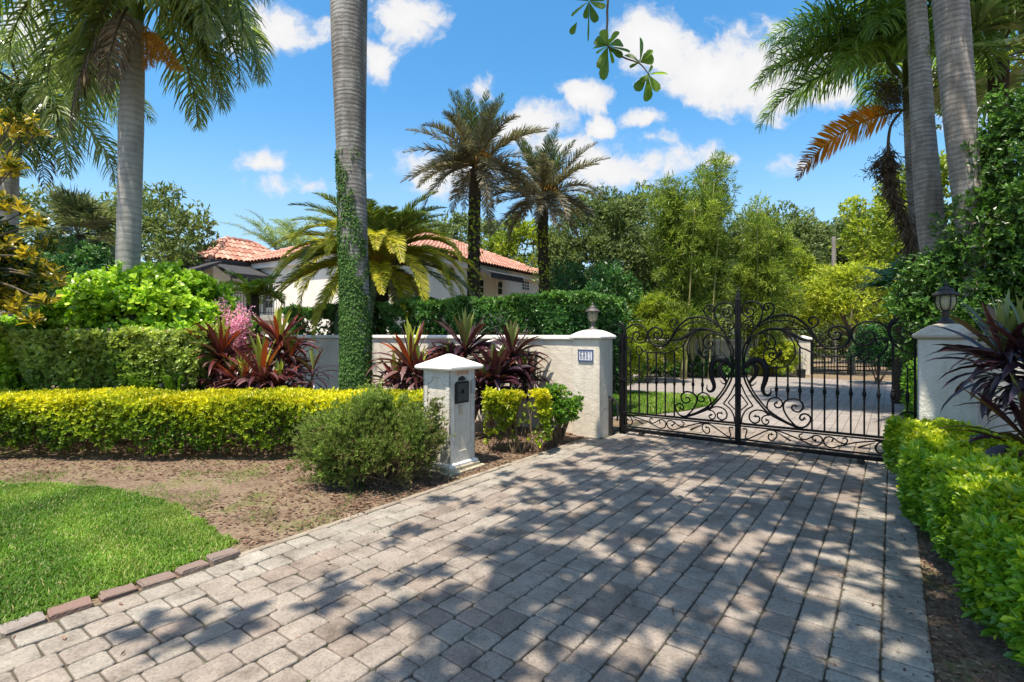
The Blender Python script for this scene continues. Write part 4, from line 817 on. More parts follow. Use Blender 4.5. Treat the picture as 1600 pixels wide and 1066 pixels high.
# ================================================================== PALMS
def royal(label, P, r, mat, crown, shaft_l, specs, frmat, group=None, ivyspec=None, name='royal_palm'):
    """specs: list of (azimuth deg, elevation deg, length, droop)"""
    o = thing(name, label, 'palm', P[0], group); palmtrunk(o, P, r, mat)
    if ivyspec: ivy(o, P, r, *ivyspec)
    top = np.asarray(P[-1]); ax = unit(np.asarray(P[-1])-np.asarray(P[-2]))
    mb = MB(); rr = r[-1]; lp = [top-ax*.05+ax*shaft_l*f for f in (0, .08, .3, .6, .85, 1.)]; tube(mb, lp, [rr*.96, rr*1.0, rr*.95, rr*.75, rr*.55, rr*.4], 16); build('crownshaft', mb, M['shaft'], o, True)
    c = top+ax*shaft_l
    for az, el, L_, dr in specs:
        a = math.radians(az); frond(c-ax*.15+np.array([math.cos(a), math.sin(a), 0])*.12, a, math.radians(el), L_, math.radians(dr), 125, .86, .043, frmat, hang=.8, vee=.3, plum=.75, parent=o, rr=.035, pw=1.1)
    return o, c
def ring(n, els, L_, dr, seed, j=10):
    r_ = random.Random(seed); return [(360/n*i+r_.uniform(-j, j), r_.choice(els)+r_.uniform(-8, 8), L_*r_.uniform(.9, 1.1), dr*r_.uniform(.85, 1.2)) for i in range(n)]
# central ivy palm
bp = W(556, 640, 8.7); bp[2] = 0
P = [bp, W(556, 520, 8.7), W(553, 400, 8.7), W(549, 250, 8.7), W(546, 100, 8.7), W(545, -20, 8.7), W(545, -200, 8.7), W(545, -420, 8.7), W(545, -830, 8.7)]
o, c = royal('tall grey royal palm with ivy creeping up its lower trunk', P, [.26, .24, .235, .24, .285, .31, .3, .27, .22], M['royal_dark'], None, 1.6, ring(13, [55, 30, 10, -5], 3.6, 95, 5), M['royal_fr'], None, (40000, .0, .385, 1.35, 3.9))
# left royal palm
bp = W(198, 640, 10); bp[2] = 0
P = [bp, W(200, 420, 10), W(203, 300, 10), W(205, 200, 10), W(208, 110, 10), W(209, 35, 10)]
sp1 = [(0, 40, 3.1, 125), (-35, 22, 3.2, 125), (28, 8, 3.1, 110), (-70, 42, 3.2, 130), (-100, 14, 3.3, 115), (-140, 32, 3.7, 125), (172, 18, 3.8, 110), (140, 42, 3.5, 120), (100, 60, 3.4, 120), (60, 28, 3.4, 115), (-14, 60, 3.2, 135), (205, -2, 3.7, 90), (160, -32, 3.1, 58), (8, -15, 3.1, 80), (230, 65, 3.4, 130), (90, -20, 3.2, 70), (152, -28, 3.4, 62), (45, -36, 2.8, 52), (-25, -3, 3.1, 92), (185, 48, 3.8, 125), (-40, 50, 3.2, 130), (160, 5, 3.7, 95), (-8, 15, 3.2, 115), (215, 30, 3.8, 115), (20, -42, 2.9, 42), (-50, 5, 2.9, 105)]
o, c = royal('smooth pale grey royal palm with big drooping crown, left of the ivy palm', P, [.215, .2, .2, .21, .19, .165], M['royal'], None, 1.25, sp1, M['royal_fr'])
mb = MB()
for kx in range(7):
    a0 = np.array(W(232+rng.normal(0, 4), 55, 9.9)); e = np.array(W(228+kx*9, 92+random.uniform(-6, 14), 9.8)); pts = smooth([c*.25+a0*.75-UP*.2, (a0+e)/2+UP*.1, e], 5); tube(mb, pts, .008, 4)
    q = pts[np.repeat(np.arange(2, len(pts)), 22)]; sprig(mb, q+rng.normal(0, .02, q.shape), rv(len(q))*.6-UP, 2, .09, .012, .8)
build('flower_stalks', mb, M['amber'], o)
# dead hanging fronds on it
for az, L_ in ((215, 2.6), (-85, 2.0)):
    frond(c-UP*1.1+np.array([math.cos(math.radians(az)), math.sin(math.radians(az)), 0])*.22, math.radians(az), math.radians(-62), L_, math.radians(28), 70, .5, .035, M['brown_fr'], hang=1.2, vee=-.2, parent=o, rr=.03, label='dead brown frond hanging down the trunk')
# far-left palm
bp = W(10, 640, 13); bp[2] = 0
P = [bp, W(12, 420, 13), W(14, 300, 13), W(18, 215, 13), W(22, 190, 13)]
sp2 = [(0, 30, 3.4, 110), (-30, 0, 3.3, 90), (30, 45, 3.2, 120), (-60, 35, 3.3, 115), (-100, 20, 3.3, 110), (-140, 40, 3.4, 120), (180, 10, 3.3, 95), (130, 35, 3.2, 115), (80, 50, 3.2, 110), (-15, -30, 3.0, 65), (-45, -45, 2.8, 50), (5, 60, 3.2, 120), (60, -10, 3, 80), (-80, -35, 2.9, 60)]
o, c = royal('royal palm at the far left edge, partly behind the golden magnolia', P, [.2, .2, .19, .18, .16], M['royal'], None, 1.1, sp2, M['royal_fr'])
frond(c-UP*.6, math.radians(-20), math.radians(-55), 2.5, math.radians(30), 70, .6, .035, M['brown_fr'], hang=1.2, parent=o, label='dead brown frond')
# right royal palms
bp = W(1500, 640, 10); bp[2] = 0
P = [bp, W(1468, 430, 10), W(1454, 340, 10), W(1442, 200, 10), W(1436, 80, 10), W(1431, 0, 10), W(1424, -110, 10), W(1420, -180, 10)]
sp3 = [(180, 12, 4.2, 105), (203, -2, 4.2, 92), (222, 25, 4.0, 112), (162, -8, 4.0, 80), (150, 30, 3.8, 110), (250, 10, 3.8, 105), (280, 30, 3.5, 110), (320, 20, 3.5, 100), (0, 30, 3.5, 110), (60, 30, 3.5, 110), (110, 30, 3.5, 110), (190, -22, 3.8, 66), (215, 60, 3.6, 125), (235, -18, 3.6, 72), (172, 25, 4.1, 112), (212, -12, 4.0, 78), (192, 38, 4.2, 120), (230, 5, 3.9, 95)]
o, c = royal('brownish royal palm leaning left, middle trunk of the right hand group', P, [.26, .245, .23, .195, .172, .16, .15, .14], M['royal_brown'], None, 1.3, sp3, M['royal_br'], 'royal palms at the right')
bp = W(1537, 640, 8.6); bp[2] = 0
P = [bp, W(1520, 420, 8.6), W(1512, 320, 8.6), W(1501, 200, 8.6), W(1491, 80, 8.6), W(1484, -10, 8.6), W(1474, -160, 8.6), W(1470, -260, 8.6)]
o, c = royal('thickest ringed grey royal palm trunk at the right', P, [.2, .19, .195, .22, .238, .24, .22, .18], M['royal_brown'], None, 1.4, ring(12, [50, 30, 10, 0], 3.4, 95, 9), M['royal_br'], 'royal palms at the right')  # darker brown bark colour stands in for shade the canopy doesn't cast here
bp = W(1466, 640, 12.4); bp[2] = 0
P = [bp, W(1442, 430, 12.4), W(1431, 340, 12.4), W(1425, 260, 12.4), W(1421, 190, 12.4), W(1419, 160, 12.4)]
sp4 = [(182, 15, 3.7, 55), (198, 35, 3.8, 85), (172, 55, 3.7, 100), (150, 15, 3.5, 75), (225, 25, 3.6, 85), (255, 45, 3.5, 105), (290, 30, 3.4, 95), (330, 30, 3.4, 95), (20, 30, 3.4, 95), (70, 35, 3.4, 95), (115, 40, 3.3, 95), (212, 5, 3.4, 60), (190, 75, 3.5, 95), (268, 0, 3.0, 80), (186, 28, 3.7, 70), (205, 60, 3.7, 105), (240, 8, 3.3, 72), (165, 32, 3.6, 85), (232, 58, 3.6, 105)]
o, c = royal('thin royal palm behind, with a dying orange frond at the right', P, [.17, .155, .14, .13, .12, .11], M['royal_brown'], None, 1.2, sp4, M['royal_br'], 'royal palms at the right')
a = math.radians(183)
frond(np.array(W(1408, 172, 12.2)), a, math.radians(-14), 3.15, math.radians(48), 120, .5, .04, M['orange_fr'], hang=.15, vee=.15, jit=.14, roll=1.15, parent=o, rr=.04, tip_t=lambda f: np.where(f < .55, .3+.3*f, .5+(f-.55)*1.6), label='dying orange frond')
mb = MB(); hp = smooth([W(1410, 172, 12.1), W(1391, 200, 12.1), W(1388, 250, 12.1), W(1395, 300, 12.1), W(1420, 360, 12.1), W(1424, 430, 12.1)], 6); tube(mb, hp, np.linspace(.03, .05, len(hp)), 6)
q = np.repeat(hp[10:], 26, 0); sprig(mb, q+rng.normal(0, .06, q.shape), rv(len(q))*.5-UP, 2, .34, .03, .5); q2 = np.repeat(np.array([W(1378, 268, 12.1), W(1372, 258, 12.1), W(1395, 262, 12.1)]), 90, 0); sprig(mb, q2+rng.normal(0, .12, q2.shape), rv(len(q2))-UP*.6, 2, .16, .025, .9)
build('dead_frond', mb, M['brown_fr'], o, label='dead brown frond hanging down')
mb = MB(); q = np.array([W(1392+rng.normal(0, 13), 145+rng.normal(0, 16), 12+rng.normal(0, .2)) for _ in range(700)]); sprig(mb, q, rv(len(q))-UP*.7, 3, .16, .012, .8)
build('flower_stalks', mb, surf('dry_flower_stalks', [(0, (.06, .05, .02)), (1, (.2, .17, .08))], 9., .9), o)
mb = MB(); tube(mb, smooth([W(1404, 118, 12), W(1388, 95, 11.9), W(1372, 62, 11.9)], 5), [.03, .07, .075, .07, .065, .06, .05, .035, .025, .012, .004], 8); build('spathe', mb, M['shaft'], o, True)
# date palms
def datepalm(label, base, top, r, L_, seed, nlow, lw=.045, grp='tall date palms before the house'):
    o = thing('date_palm', label, 'palm', base, grp); P = [base, base+(top-base)*.4+np.array([.03, 0, 0]), base+(top-base)*.75, top]; palmtrunk(o, P, [r*1.15, r, r*.95, r*1.25], M['boots'], 'trunk', 18, .04)
    Q = smooth(P, 10); n = 900; i = rng.integers(0, len(Q)-1, n); a = U(0, 6.28, n); dd = np.stack([np.cos(a), np.sin(a), np.zeros(n)], -1); mb = MB()
    leaves(mb, Q[i]+(Q[i+1]-Q[i])*U(0, 1, n)[:, None]+dd*r*.9, unit(dd*.35+UP), dd, .13, .1, U(0, 1, n), 'h'); build('leaf_bases', mb, M['boots'], o)
    n = 260; i = rng.integers(3, len(Q)-6, n); a = rng.normal(4.9, .9, n)
    dd = np.stack([np.cos(a), np.sin(a), np.zeros(n)], -1); mb = MB(); leaves(mb, Q[i]+rng.normal(0, .06, (n, 3))+dd*(r+.05), rv(n)-UP*.4, dd, .11, .08, U(.3, 1, n), 'q'); build('ivy', mb, M['ygreen'], o)
    rr = random.Random(seed)
    for k in range(50):
        az = k*2.399+rr.uniform(-.2, .2); f = k/50
        if f < .26: el, dr, m, l = rr.uniform(62, 86), rr.uniform(15, 40), M['date_green'], L_*rr.uniform(.8, 1.)
        elif f < .55: el, dr, m, l = rr.uniform(18, 52), rr.uniform(35, 65), M['date_fr'], L_*rr.uniform(.9, 1.08)
        else: el, dr, m, l = rr.uniform(-32, 18), rr.uniform(35, 70), M['date_fr'], L_*rr.uniform(.82, 1.)
        frond(top+UP*.15+np.array([math.cos(az), math.sin(az), 0])*.15, az, math.radians(el), l, math.radians(dr), 80, .38, .031, m, hang=.14, vee=.5, jit=.3, parent=o, rr=.025, fwd=.9, bare=.14)
    for k in range(6):
        a_ = k*1.05+rr.uniform(0, .5); pts = smooth([top, top+np.array([math.cos(a_)*.25, math.sin(a_)*.25, .55]), top+np.array([math.cos(a_)*.6, math.sin(a_)*.6, .35])], 6); mb = MB(); tube(mb, pts, .014, 5); q = np.repeat(pts[6:], 12, 0); sprig(mb, q, rv(len(q))*.6-UP, 3, .2, .02, .6); build('flower_stalk', mb, M['amber'], o)
    return o
b = W(735, 640, 15.5); b[2] = 0; datepalm('taller date palm with a greyish feathery crown, left of the pair', b, W(743, 266, 15.5), .165, 2.4, 1, 14)
b = W(850, 640, 17.6); b[2] = 0; datepalm('shorter date palm with a drooping brown grey crown, right of the pair', b, W(848, 314, 17.6), .165, 2.35, 2, 16)
# canary date palm
b = W(585, 640, 14); b[2] = 0; top = W(590, 415, 14); o = thing('canary_palm', 'squat date palm with arching yellow lower fronds before the house', 'palm', b)
palmtrunk(o, [b, (b+top)/2, top], [.3, .28, .36], M['boots'], 'trunk', 18, .05)
rr = random.Random(8)
for k in range(76):
    az = k*2.399+rr.uniform(-.2, .2); f = k/76
    if f < .24: el, dr, m = rr.uniform(55, 82), rr.uniform(60, 100), M['canary']
    elif f < .6: el, dr, m = rr.uniform(30, 60), rr.uniform(95, 130), M['canary'] if f < .34 else M['canary_y']
    elif f < .76: el, dr, m = rr.uniform(12, 42), rr.uniform(90, 125), M['canary_y']
    else: el, dr, m = rr.uniform(-45, 12), rr.uniform(45, 75), M['canary_y'] if k % 2 else M['sabal']
    frond(top+np.array([math.cos(az), math.sin(az), 0])*.2, az, math.radians(el), (2.55 if f < .34 else 2.95)*rr.uniform(.85, 1.1), math.radians(dr), 175, .38, .029, m, hang=.2, vee=.4, jit=.12, parent=o, rr=.03, fwd=.75, bare=.1, pw=1.15)
for k in range(5):
    a_ = k*1.26; pts = smooth([top, top+np.array([math.cos(a_)*.2, math.sin(a_)*.2, .3]), top+np.array([math.cos(a_)*.45, math.sin(a_)*.45, .2])], 6); mb = MB(); tube(mb, pts, .014, 5); q = np.repeat(pts[6:], 12, 0); sprig(mb, q, rv(len(q))*.6-UP, 3, .16, .018, .6); build('flower_stalk', mb, M['amber'], o)
# small palms
def smallpalm(label, px, py, d, L_, n, mat, name='small_palm', ll=.4, el=(10, 75), dr=(50, 90), trunk=.09, hang=.3, seed=3, stem=None):
    b = W(px, 640, d); b[2] = 0; top = W(px, py, d); o = thing(name, label, 'palm', b); palmtrunk(o, [b, (b+top)/2+np.array([.05, 0, 0]), top], [trunk*1.2, trunk, trunk], stem or M['boots'], 'trunk', 10); r_ = random.Random(seed)
    for k in range(n):
        az = k*2.399+r_.uniform(-.3, .3); frond(top, az, math.radians(r_.uniform(*el)), L_*r_.uniform(.85, 1.12), math.radians(r_.uniform(*dr)), 54, ll, .035, mat, hang=hang, vee=.35, jit=.15, parent=o, rr=.02)
    return o
smallpalm('small feathery palm in front of the left house wing', 398, 462, 12, .8, 11, M['ygreen'], ll=.3, seed=4)
smallpalm('coconut palm fronds behind the bright shrub, left of the house', 262, 402, 27, 2.6, 13, M['royal_fr'], 'coconut_palm', .6, (0, 70), (60, 100), .13, .6, 6)
smallpalm('palm rising behind the left end of the tiled roof', 432, 392, 36, 3.6, 13, M['royal_fr'], 'background_palm', .8, (25, 80), (40, 80), .2, .4, 7)
smallpalm('second palm behind the roof, right of the first one', 462, 385, 39, 3.2, 11, M['royal_fr'], 'background_palm', .8, (25, 80), (40, 80), .2, .4, 17)
def fanpalm(label, px, py, d, R, pet, n, seed, mat=None, trunk=.16, dr=.5, el=(-35, 80), name='fan_palm'):
    b = W(px, 640, d); b[2] = 0; top = W(px, py, d); o = thing(name, label, 'palm', b); palmtrunk(o, [b, (b+top)/2, top], [trunk*1.2, trunk, trunk*1.2], M['boots'], 'trunk', 12); r_ = random.Random(seed)
    for k in range(n): fanfrond(top, k*2.399+r_.uniform(-.3, .3), math.radians(r_.uniform(*el)), pet*r_.uniform(.7, 1.15), R*r_.uniform(.85, 1.1), mat or M['sabal'], o, droop=dr)
    return o
fanpalm('bushy fan palm at left, between magnolia and grey trunk', 122, 368, 15.5, .85, .7, 34, 3)
fanpalm('dark fan palm at the top right corner', 1560, 95, 10.8, .95, 1.0, 24, 5, M['royal_fr'], .15, .6)
fanpalm('low fan palm in shade near the black lantern', 1404, 445, 12.5, .6, .5, 14, 9, M['darkg'], .1, .5, (-10, 80))

# ================================================================== HEDGES AND SHRUBS
XA, YA = np.array([1., 0, 0]), np.array([0, 1., 0])
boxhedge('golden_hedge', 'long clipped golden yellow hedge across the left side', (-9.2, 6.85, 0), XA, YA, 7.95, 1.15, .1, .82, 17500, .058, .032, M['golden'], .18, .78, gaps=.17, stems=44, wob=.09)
boxhedge('golden_shrub', 'small clipped yellow green shrub just right of the mailbox pillar', (-.38, 7.1, 0), XA, YA, .9, .62, .12, .83, 1900, .062, .036, M['golden'], .4, .74, wob=.24, gaps=.55, stems=6, cat='shrub')
shrub('green_shrub', 'open green shrub with bare stems in front of the number pillar', 'shrub', (.74, 7.95, 0), (.74, 7.95, .62), (.3, .26, .24), 46, .12, 22, .055, .03, M['lime'], tb=.38, stems=14, low=-.9)
# right hedge: follows the drive, swelling toward the gate
def right_hedge():
    o = thing('lime_hedge', 'lime green clipped hedge along the right edge of the drive', 'hedge', NT(.55, 4.6)); n = 9500
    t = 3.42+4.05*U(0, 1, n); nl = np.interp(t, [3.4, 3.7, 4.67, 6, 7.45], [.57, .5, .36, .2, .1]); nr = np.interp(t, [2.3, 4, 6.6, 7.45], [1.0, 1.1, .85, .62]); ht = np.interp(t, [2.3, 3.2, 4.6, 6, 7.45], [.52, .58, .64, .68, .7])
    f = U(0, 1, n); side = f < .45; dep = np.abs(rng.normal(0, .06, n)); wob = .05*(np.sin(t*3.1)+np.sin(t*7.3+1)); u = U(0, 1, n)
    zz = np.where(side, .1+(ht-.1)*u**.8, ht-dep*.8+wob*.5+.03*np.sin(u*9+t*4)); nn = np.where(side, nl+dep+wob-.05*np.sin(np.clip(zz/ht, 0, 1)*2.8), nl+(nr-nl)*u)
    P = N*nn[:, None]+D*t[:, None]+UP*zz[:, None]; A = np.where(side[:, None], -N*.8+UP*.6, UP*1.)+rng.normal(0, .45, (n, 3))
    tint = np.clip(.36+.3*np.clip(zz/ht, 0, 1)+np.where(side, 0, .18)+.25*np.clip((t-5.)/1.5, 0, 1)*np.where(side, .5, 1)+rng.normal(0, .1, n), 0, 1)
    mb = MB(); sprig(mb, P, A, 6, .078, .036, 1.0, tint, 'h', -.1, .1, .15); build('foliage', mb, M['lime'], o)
    mb = MB()
    for i in range(46):
        t0 = U(3.6, 7.3); a = np.interp(t0, [2.3, 3.2, 4.5, 6, 7.45], [.6, .55, .45, .3, .2]); b = NT(a+.25*random.random(), t0, -.02)
        for _ in range(3): e = b+N*rng.normal(0, .14)+D*rng.normal(0, .15)+UP*U(.3, .5); tube(mb, [b, (b+e)/2+rng.normal(0, .03, 3), e], [.01, .007, .004], 4)
    build('stems', mb, M['twig'], o)
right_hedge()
# juniper
o = thing('juniper_shrub', 'round feathery juniper shrub left of the mailbox pillar', 'shrub', (-1.55, 5.85, 0))
C, Dn = clumps((-1.58, 5.85, .5), (.8, .55, .44), 230, bias=.62, low=-.8); C += rng.normal(0, .035, C.shape); C[:, 2] += .07*np.sin(C[:, 0]*7)+.04*np.sin(C[:, 0]*15+2); C[:, 0] += .1*(C[:, 2]-.5); kp = ~((C[:, 0] > -1.6) & (C[:, 2] < .42) & (U(0, 1, len(C)) < .55)); C, Dn = C[kp], Dn[kp]
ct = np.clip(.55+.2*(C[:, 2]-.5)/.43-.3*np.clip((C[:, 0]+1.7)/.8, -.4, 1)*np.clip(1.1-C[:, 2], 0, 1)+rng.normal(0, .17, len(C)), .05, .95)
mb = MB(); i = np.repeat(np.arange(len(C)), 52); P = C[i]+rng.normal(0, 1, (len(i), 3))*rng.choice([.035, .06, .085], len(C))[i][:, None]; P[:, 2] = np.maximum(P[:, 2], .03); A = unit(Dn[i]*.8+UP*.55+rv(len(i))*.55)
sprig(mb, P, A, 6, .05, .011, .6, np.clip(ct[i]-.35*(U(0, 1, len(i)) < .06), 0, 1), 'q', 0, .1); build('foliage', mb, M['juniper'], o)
mb = MB()
for q in C[:130]:
    b = np.array([-1.5+rng.normal(0, .07), 5.85+rng.normal(0, .07), -.02]); tube(mb, smooth([b, (b+q)/2-UP*.05+rng.normal(0, .05, 3), q], 4), np.linspace(.016, .004, 9), 4)
build('stems', mb, M['twig'], o)
# bright glossy shrub, mid shrubs
shrub('glossy_shrub', 'big bright green glossy shrub before the grey palm trunk', 'shrub', (-7., 9.7, 0), (-6.95, 9.8, 1.65), (1.75, 1., 1.15), 150, .34, 60, .115, .08, M['bright'], kind='o', tb=.68, spr=5, low=-.5, stems=16)
shrub('glossy_shrub', 'lower bright green spreading shrub further left of the big glossy one', 'shrub', (-8.9, 9.5, 0), (-8.9, 9.4, 1.15), (1.7, .8, .8), 90, .3, 55, .1, .065, M['bright'], kind='o', tb=.66, spr=5, low=-.4, stems=10)
HG = boxhedge('shiny_hedge', 'loose shiny green hedge behind the golden hedge at left', (-11.5, 8.55, 0), XA, YA, 6.3, .9, .3, 1.72, 9500, .095, .055, M['mid'], .5, .95, wob=.3, faces='ftr', spr=5, stems=30)
mb = MB(); q = np.stack([U(-8.5, -5.5, 60), U(8.5, 9.3, 60), U(1.68, 1.8, 60)], -1); sprig(mb, q, rv(60)+UP, 6, .035, .025, 1.2); build('blossoms', mb, M['pink'], bpy.data.objects['shiny_hedge'] if 'shiny_hedge' in bpy.data.objects else HG, kind='stuff')
shrub('backdrop_shrub', 'dull dark green shrub between fan palm and bright shrub', 'shrub', W(120, 640, 12.2)*[1, 1, 0], W(118, 440, 12.2), (1.15, .8, .75), 60, .3, 60, .08, .04, M['darkg'], tb=.62, low=-.6)
tree('magnolia_tree', 'golden leaved magnolia tree cut off by the left picture edge', 'tree', (-9., 7.9, 0), (-8.75, 7.9, 2.6), (1.0, .9, .95), 52, .26, 30, .15, .062, M['magnolia'], .1, .5, 'h', 16, -.9, ob=-.08, spr=7, tsd=.35)
tr = bpy.data.objects['magnolia_tree']
C = np.array([W(x, y, 7.7+rng.normal(0, .15)) for x, y in ((20, 188), (42, 195), (55, 210), (8, 200), (10, 270), (22, 262), (5, 320), (-20, 190), (-20, 230), (30, 335), (55, 350), (68, 385), (45, 400), (60, 430), (70, 470), (20, 480), (50, 500), (85, 440))])
mb = MB(); crownmesh(mb, C, np.tile(UP, (len(C), 1)),   .13, 9, .15, .06, 'h', .62, .3, .5, -.08, 7); build('high_sprays', mb, M['magnolia'], tr)
mb = MB()
for q in C: tube(mb, smooth([(-9., 7.9, 2.2), (np.array([-8.9, 7.9, 2.4])+q)/2+UP*.2, q], 5), np.linspace(.03, .008, 11), 5)
build('branches', mb, M['bark'], tr)
# hedges behind the wall
h0 = NT(-4.6, 8.5); boxhedge('clipped_hedge', 'tall clipped dark green hedge behind the wall, left of the lantern', NT(-8.6, 8.6), N, D, 4.0, 1.6, .5, 2.47, 12500, .085, .045, M['darkg'], .35, .85, spr=5, wob=.24, faces='ftr', stems=10)
HF = boxhedge('flowering_hedge', 'looser green hedge with pale flowers behind the wall', NT(-15.5, 8.5), N, D, 6.8, 1.3, .6, 2.45, 10500, .1, .055, M['darkg'], .45, .95, spr=5, wob=.4, faces='ftr', stems=10)
q = np.array([NT(U(-13., -8.6), 8.42+U(0, .1), U(1.85, 2.42)) for _ in range(46)]); mb = MB(); sprig(mb, q, rv(len(q))-D, 6, .04, .03, 1.2); build('blossoms', mb, M['white_fl'], HF, kind='stuff')
# pink flower spray
o = thing('pink_flower_plant', 'plant with airy pink flower sprays by the red ti plants', 'flower', W(370, 640, 9.4)*[1, 1, 0])
b = W(372, 600, 9.4); mb = MB(); sm = MB()
for k in range(15):
    e = W(366+rng.normal(0, 17), 496+rng.normal(0, 14), 9.4+rng.normal(0, .12)); pts = smooth([b, (b+e)/2+rng.normal(0, .04, 3), e], 6); tube(sm, pts, .004, 4); q = np.repeat(pts[6:], 22, 0); sprig(mb, q+rng.normal(0, .05, q.shape), rv(len(q)), 4, .024, .02, 1.2)
build('stems', sm, M['stem_green'], o); build('petals', mb, M['pink'], o)
# foxtail ferns
for px, py, la, k_n in ((222, 612, 'pale green foxtail fern with spreading plumes behind the golden hedge', 8), (276, 606, 'pair of upright foxtail fern plumes near the red ti plants', 3)):
    b = W(px, 640, 8.25); b[2] = 0.3; o = thing('foxtail_fern', la, 'fern', b*[1, 1, 0], 'foxtail ferns behind the golden hedge'); mb = MB(); st = MB()
    for k in range(k_n):
        e = W(px+(k-k_n/2)*(9 if k_n > 4 else 8)+rng.normal(0, 3), py-14+random.uniform(-8, 16)*(k_n > 4), 8.25); pts = smooth([b, (b+e)/2+UP*.06, e], 8); tube(st, pts, .005, 4); q = np.repeat(pts[3:], 60, 0); sprig(mb, q+rng.normal(0, .006, q.shape), np.tile(unit(e-b), (len(q), 1)), 3, .045, .006, 1.0)
    build('stems', st, M['stem_green'], o); build('plumes', mb, M['fern'], o)

# ================================================================== TI PLANTS (cordylines)
def strap(mb, o, az, el, L_, w, droop, tint, k=7):
    s = np.linspace(0, 1, k); e = el-droop*s**1.4; st = np.stack([np.cos(e)*math.cos(az), np.cos(e)*math.sin(az), np.sin(e)], -1)*L_/(k-1)
    P = np.asarray(o)+np.concatenate([[np.zeros(3)], np.cumsum(st[:-1], 0)]); T = unit(st); lat = np.array([-math.sin(az), math.cos(az), 0]); up = np.cross(T, lat)
    roll = rng.normal(0, .35); S = lat*math.cos(roll)+up*math.sin(roll); prof = np.interp(s, [0, .12, .45, .75, .93, 1], [.35, .42, 1., .8, .3, .0])*w/2; vd = up*(prof*.35)[:, None]
    V = np.stack([P+S*prof[:, None]+vd, P, P-S*prof[:, None]+vd], 1).reshape(-1, 3); f = []
    for i in range(k-1):
        for j in (0, 1): f.append([i*3+j, i*3+j+1, i*3+j+4, i*3+j+3])
    mb.add(V, np.array(f), tint)
def ti(label, heads, mat, base, grp, seed, n=84):
    o = thing('ti_plant', label, 'ti plant', np.asarray(base)*[1, 1, 0], grp); sm = MB(); base = np.asarray(base)*[1, 1, 0]; r_ = random.Random(seed)
    for c, L_, w in heads:
        c = np.asarray(c, float); tube(sm, smooth([base-UP*.02, (base+c)/2+np.array([r_.uniform(-.05, .05), r_.uniform(-.05, .05), .0]), c], 5), np.linspace(.024, .017, 11), 8); mb = MB()
        for k in range(n):
            f = k/n; az = k*2.399+r_.uniform(-.25, .25)
            if f < .07: el, dr, t, l = r_.uniform(72, 88), r_.uniform(0, 15), r_.uniform(0, .1), r_.uniform(.8, 1.)
            elif f < .26: el, dr, t, l = r_.uniform(42, 70), r_.uniform(5, 40), r_.uniform(.18, .6), r_.uniform(.85, 1.1)
            elif f < .72: el, dr, t, l = r_.uniform(5, 48), r_.uniform(35, 95), r_.uniform(.45, .9), r_.uniform(.85, 1.15)
            else: el, dr, t, l = r_.uniform(-35, 8), r_.uniform(35, 80), r_.uniform(.6, 1.), r_.uniform(.7, 1.)
            strap(mb, c-UP*.22*f, az, math.radians(el), L_*l*1.08, w*1.08*r_.uniform(.7, 1.15), math.radians(dr), t)
        build('leaf_rosette', mb, mat, o, True)
    build('stem', sm, M['twig'], o, True); return o
g1, g2 = 'red ti plants before the garden wall', 'dark ti plants before the garden wall'
ti('red ti plant leftmost of its clump, overlapping the shiny hedge', [(W(345, 556, 8.9), .72, .08), (W(330, 590, 8.8), .5, .06), (W(362, 600, 8.7), .5, .07)], M['ti_red'], W(350, 640, 8.9), g1, 1)
ti('tallest red ti plant with an upright orange leaf, near the wall end', [(W(436, 538, 9.4), .74, .09), (W(450, 566, 9.3), .6, .07)], M['ti_red'], W(428, 640, 9.4), g1, 2)
ti('widespread red ti plant low at the front, rising from the hedge top', [(W(409, 592, 8.6), .8, .08), (W(380, 604, 8.6), .6, .065), (W(436, 606, 8.6), .5, .065)], M['ti_red'], W(408, 640, 8.6), g1, 3)
ti('small sparse ti plant against the pale wall left of the ivy palm', [(W(489, 577, 9.0), .44, .055)], M['ti_dark'], W(486, 640, 9.0), g1, 4, 30)
ti('big red and purple ti plant just right of the ivy trunk', [(W(642, 570, 8.7), .78, .085), (W(655, 592, 8.6), .6, .08), (W(618, 596, 8.7), .55, .07)], M['ti_red'], W(640, 640, 8.7), g2, 5, 66)
ti('dark ti plant directly behind the mailbox pillar cap', [(W(727, 546, 9.0), .74, .095), (W(700, 575, 9.0), .55, .08)], M['ti_dark'], W(722, 640, 9.0), g2, 6)
ti('dark ti plant with broad green leaves right of the mailbox', [(W(774, 588, 8.5), .6, .1), (W(756, 606, 8.4), .5, .08)], M['ti_dark'], W(770, 640, 8.5), g2, 7)
ti('dark purple ti plant closest to the number pillar', [(W(800, 553, 8.9), .64, .075), (W(820, 586, 8.8), .5, .055)], M['ti_dark'], W(800, 640, 8.9), g2, 8)
ti('large dark purple ti plant in front of the right hand wall', [(W(1568, 556, 4.9), .62, .075), (W(1612, 560, 4.6), .6, .07), (W(1612, 690, 4.4), .6, .07), (W(1640, 640, 4.7), .6, .07)], M['ti_dark'], NT(1.25, 5.6), 'dark ti plants at the right', 9, 60)

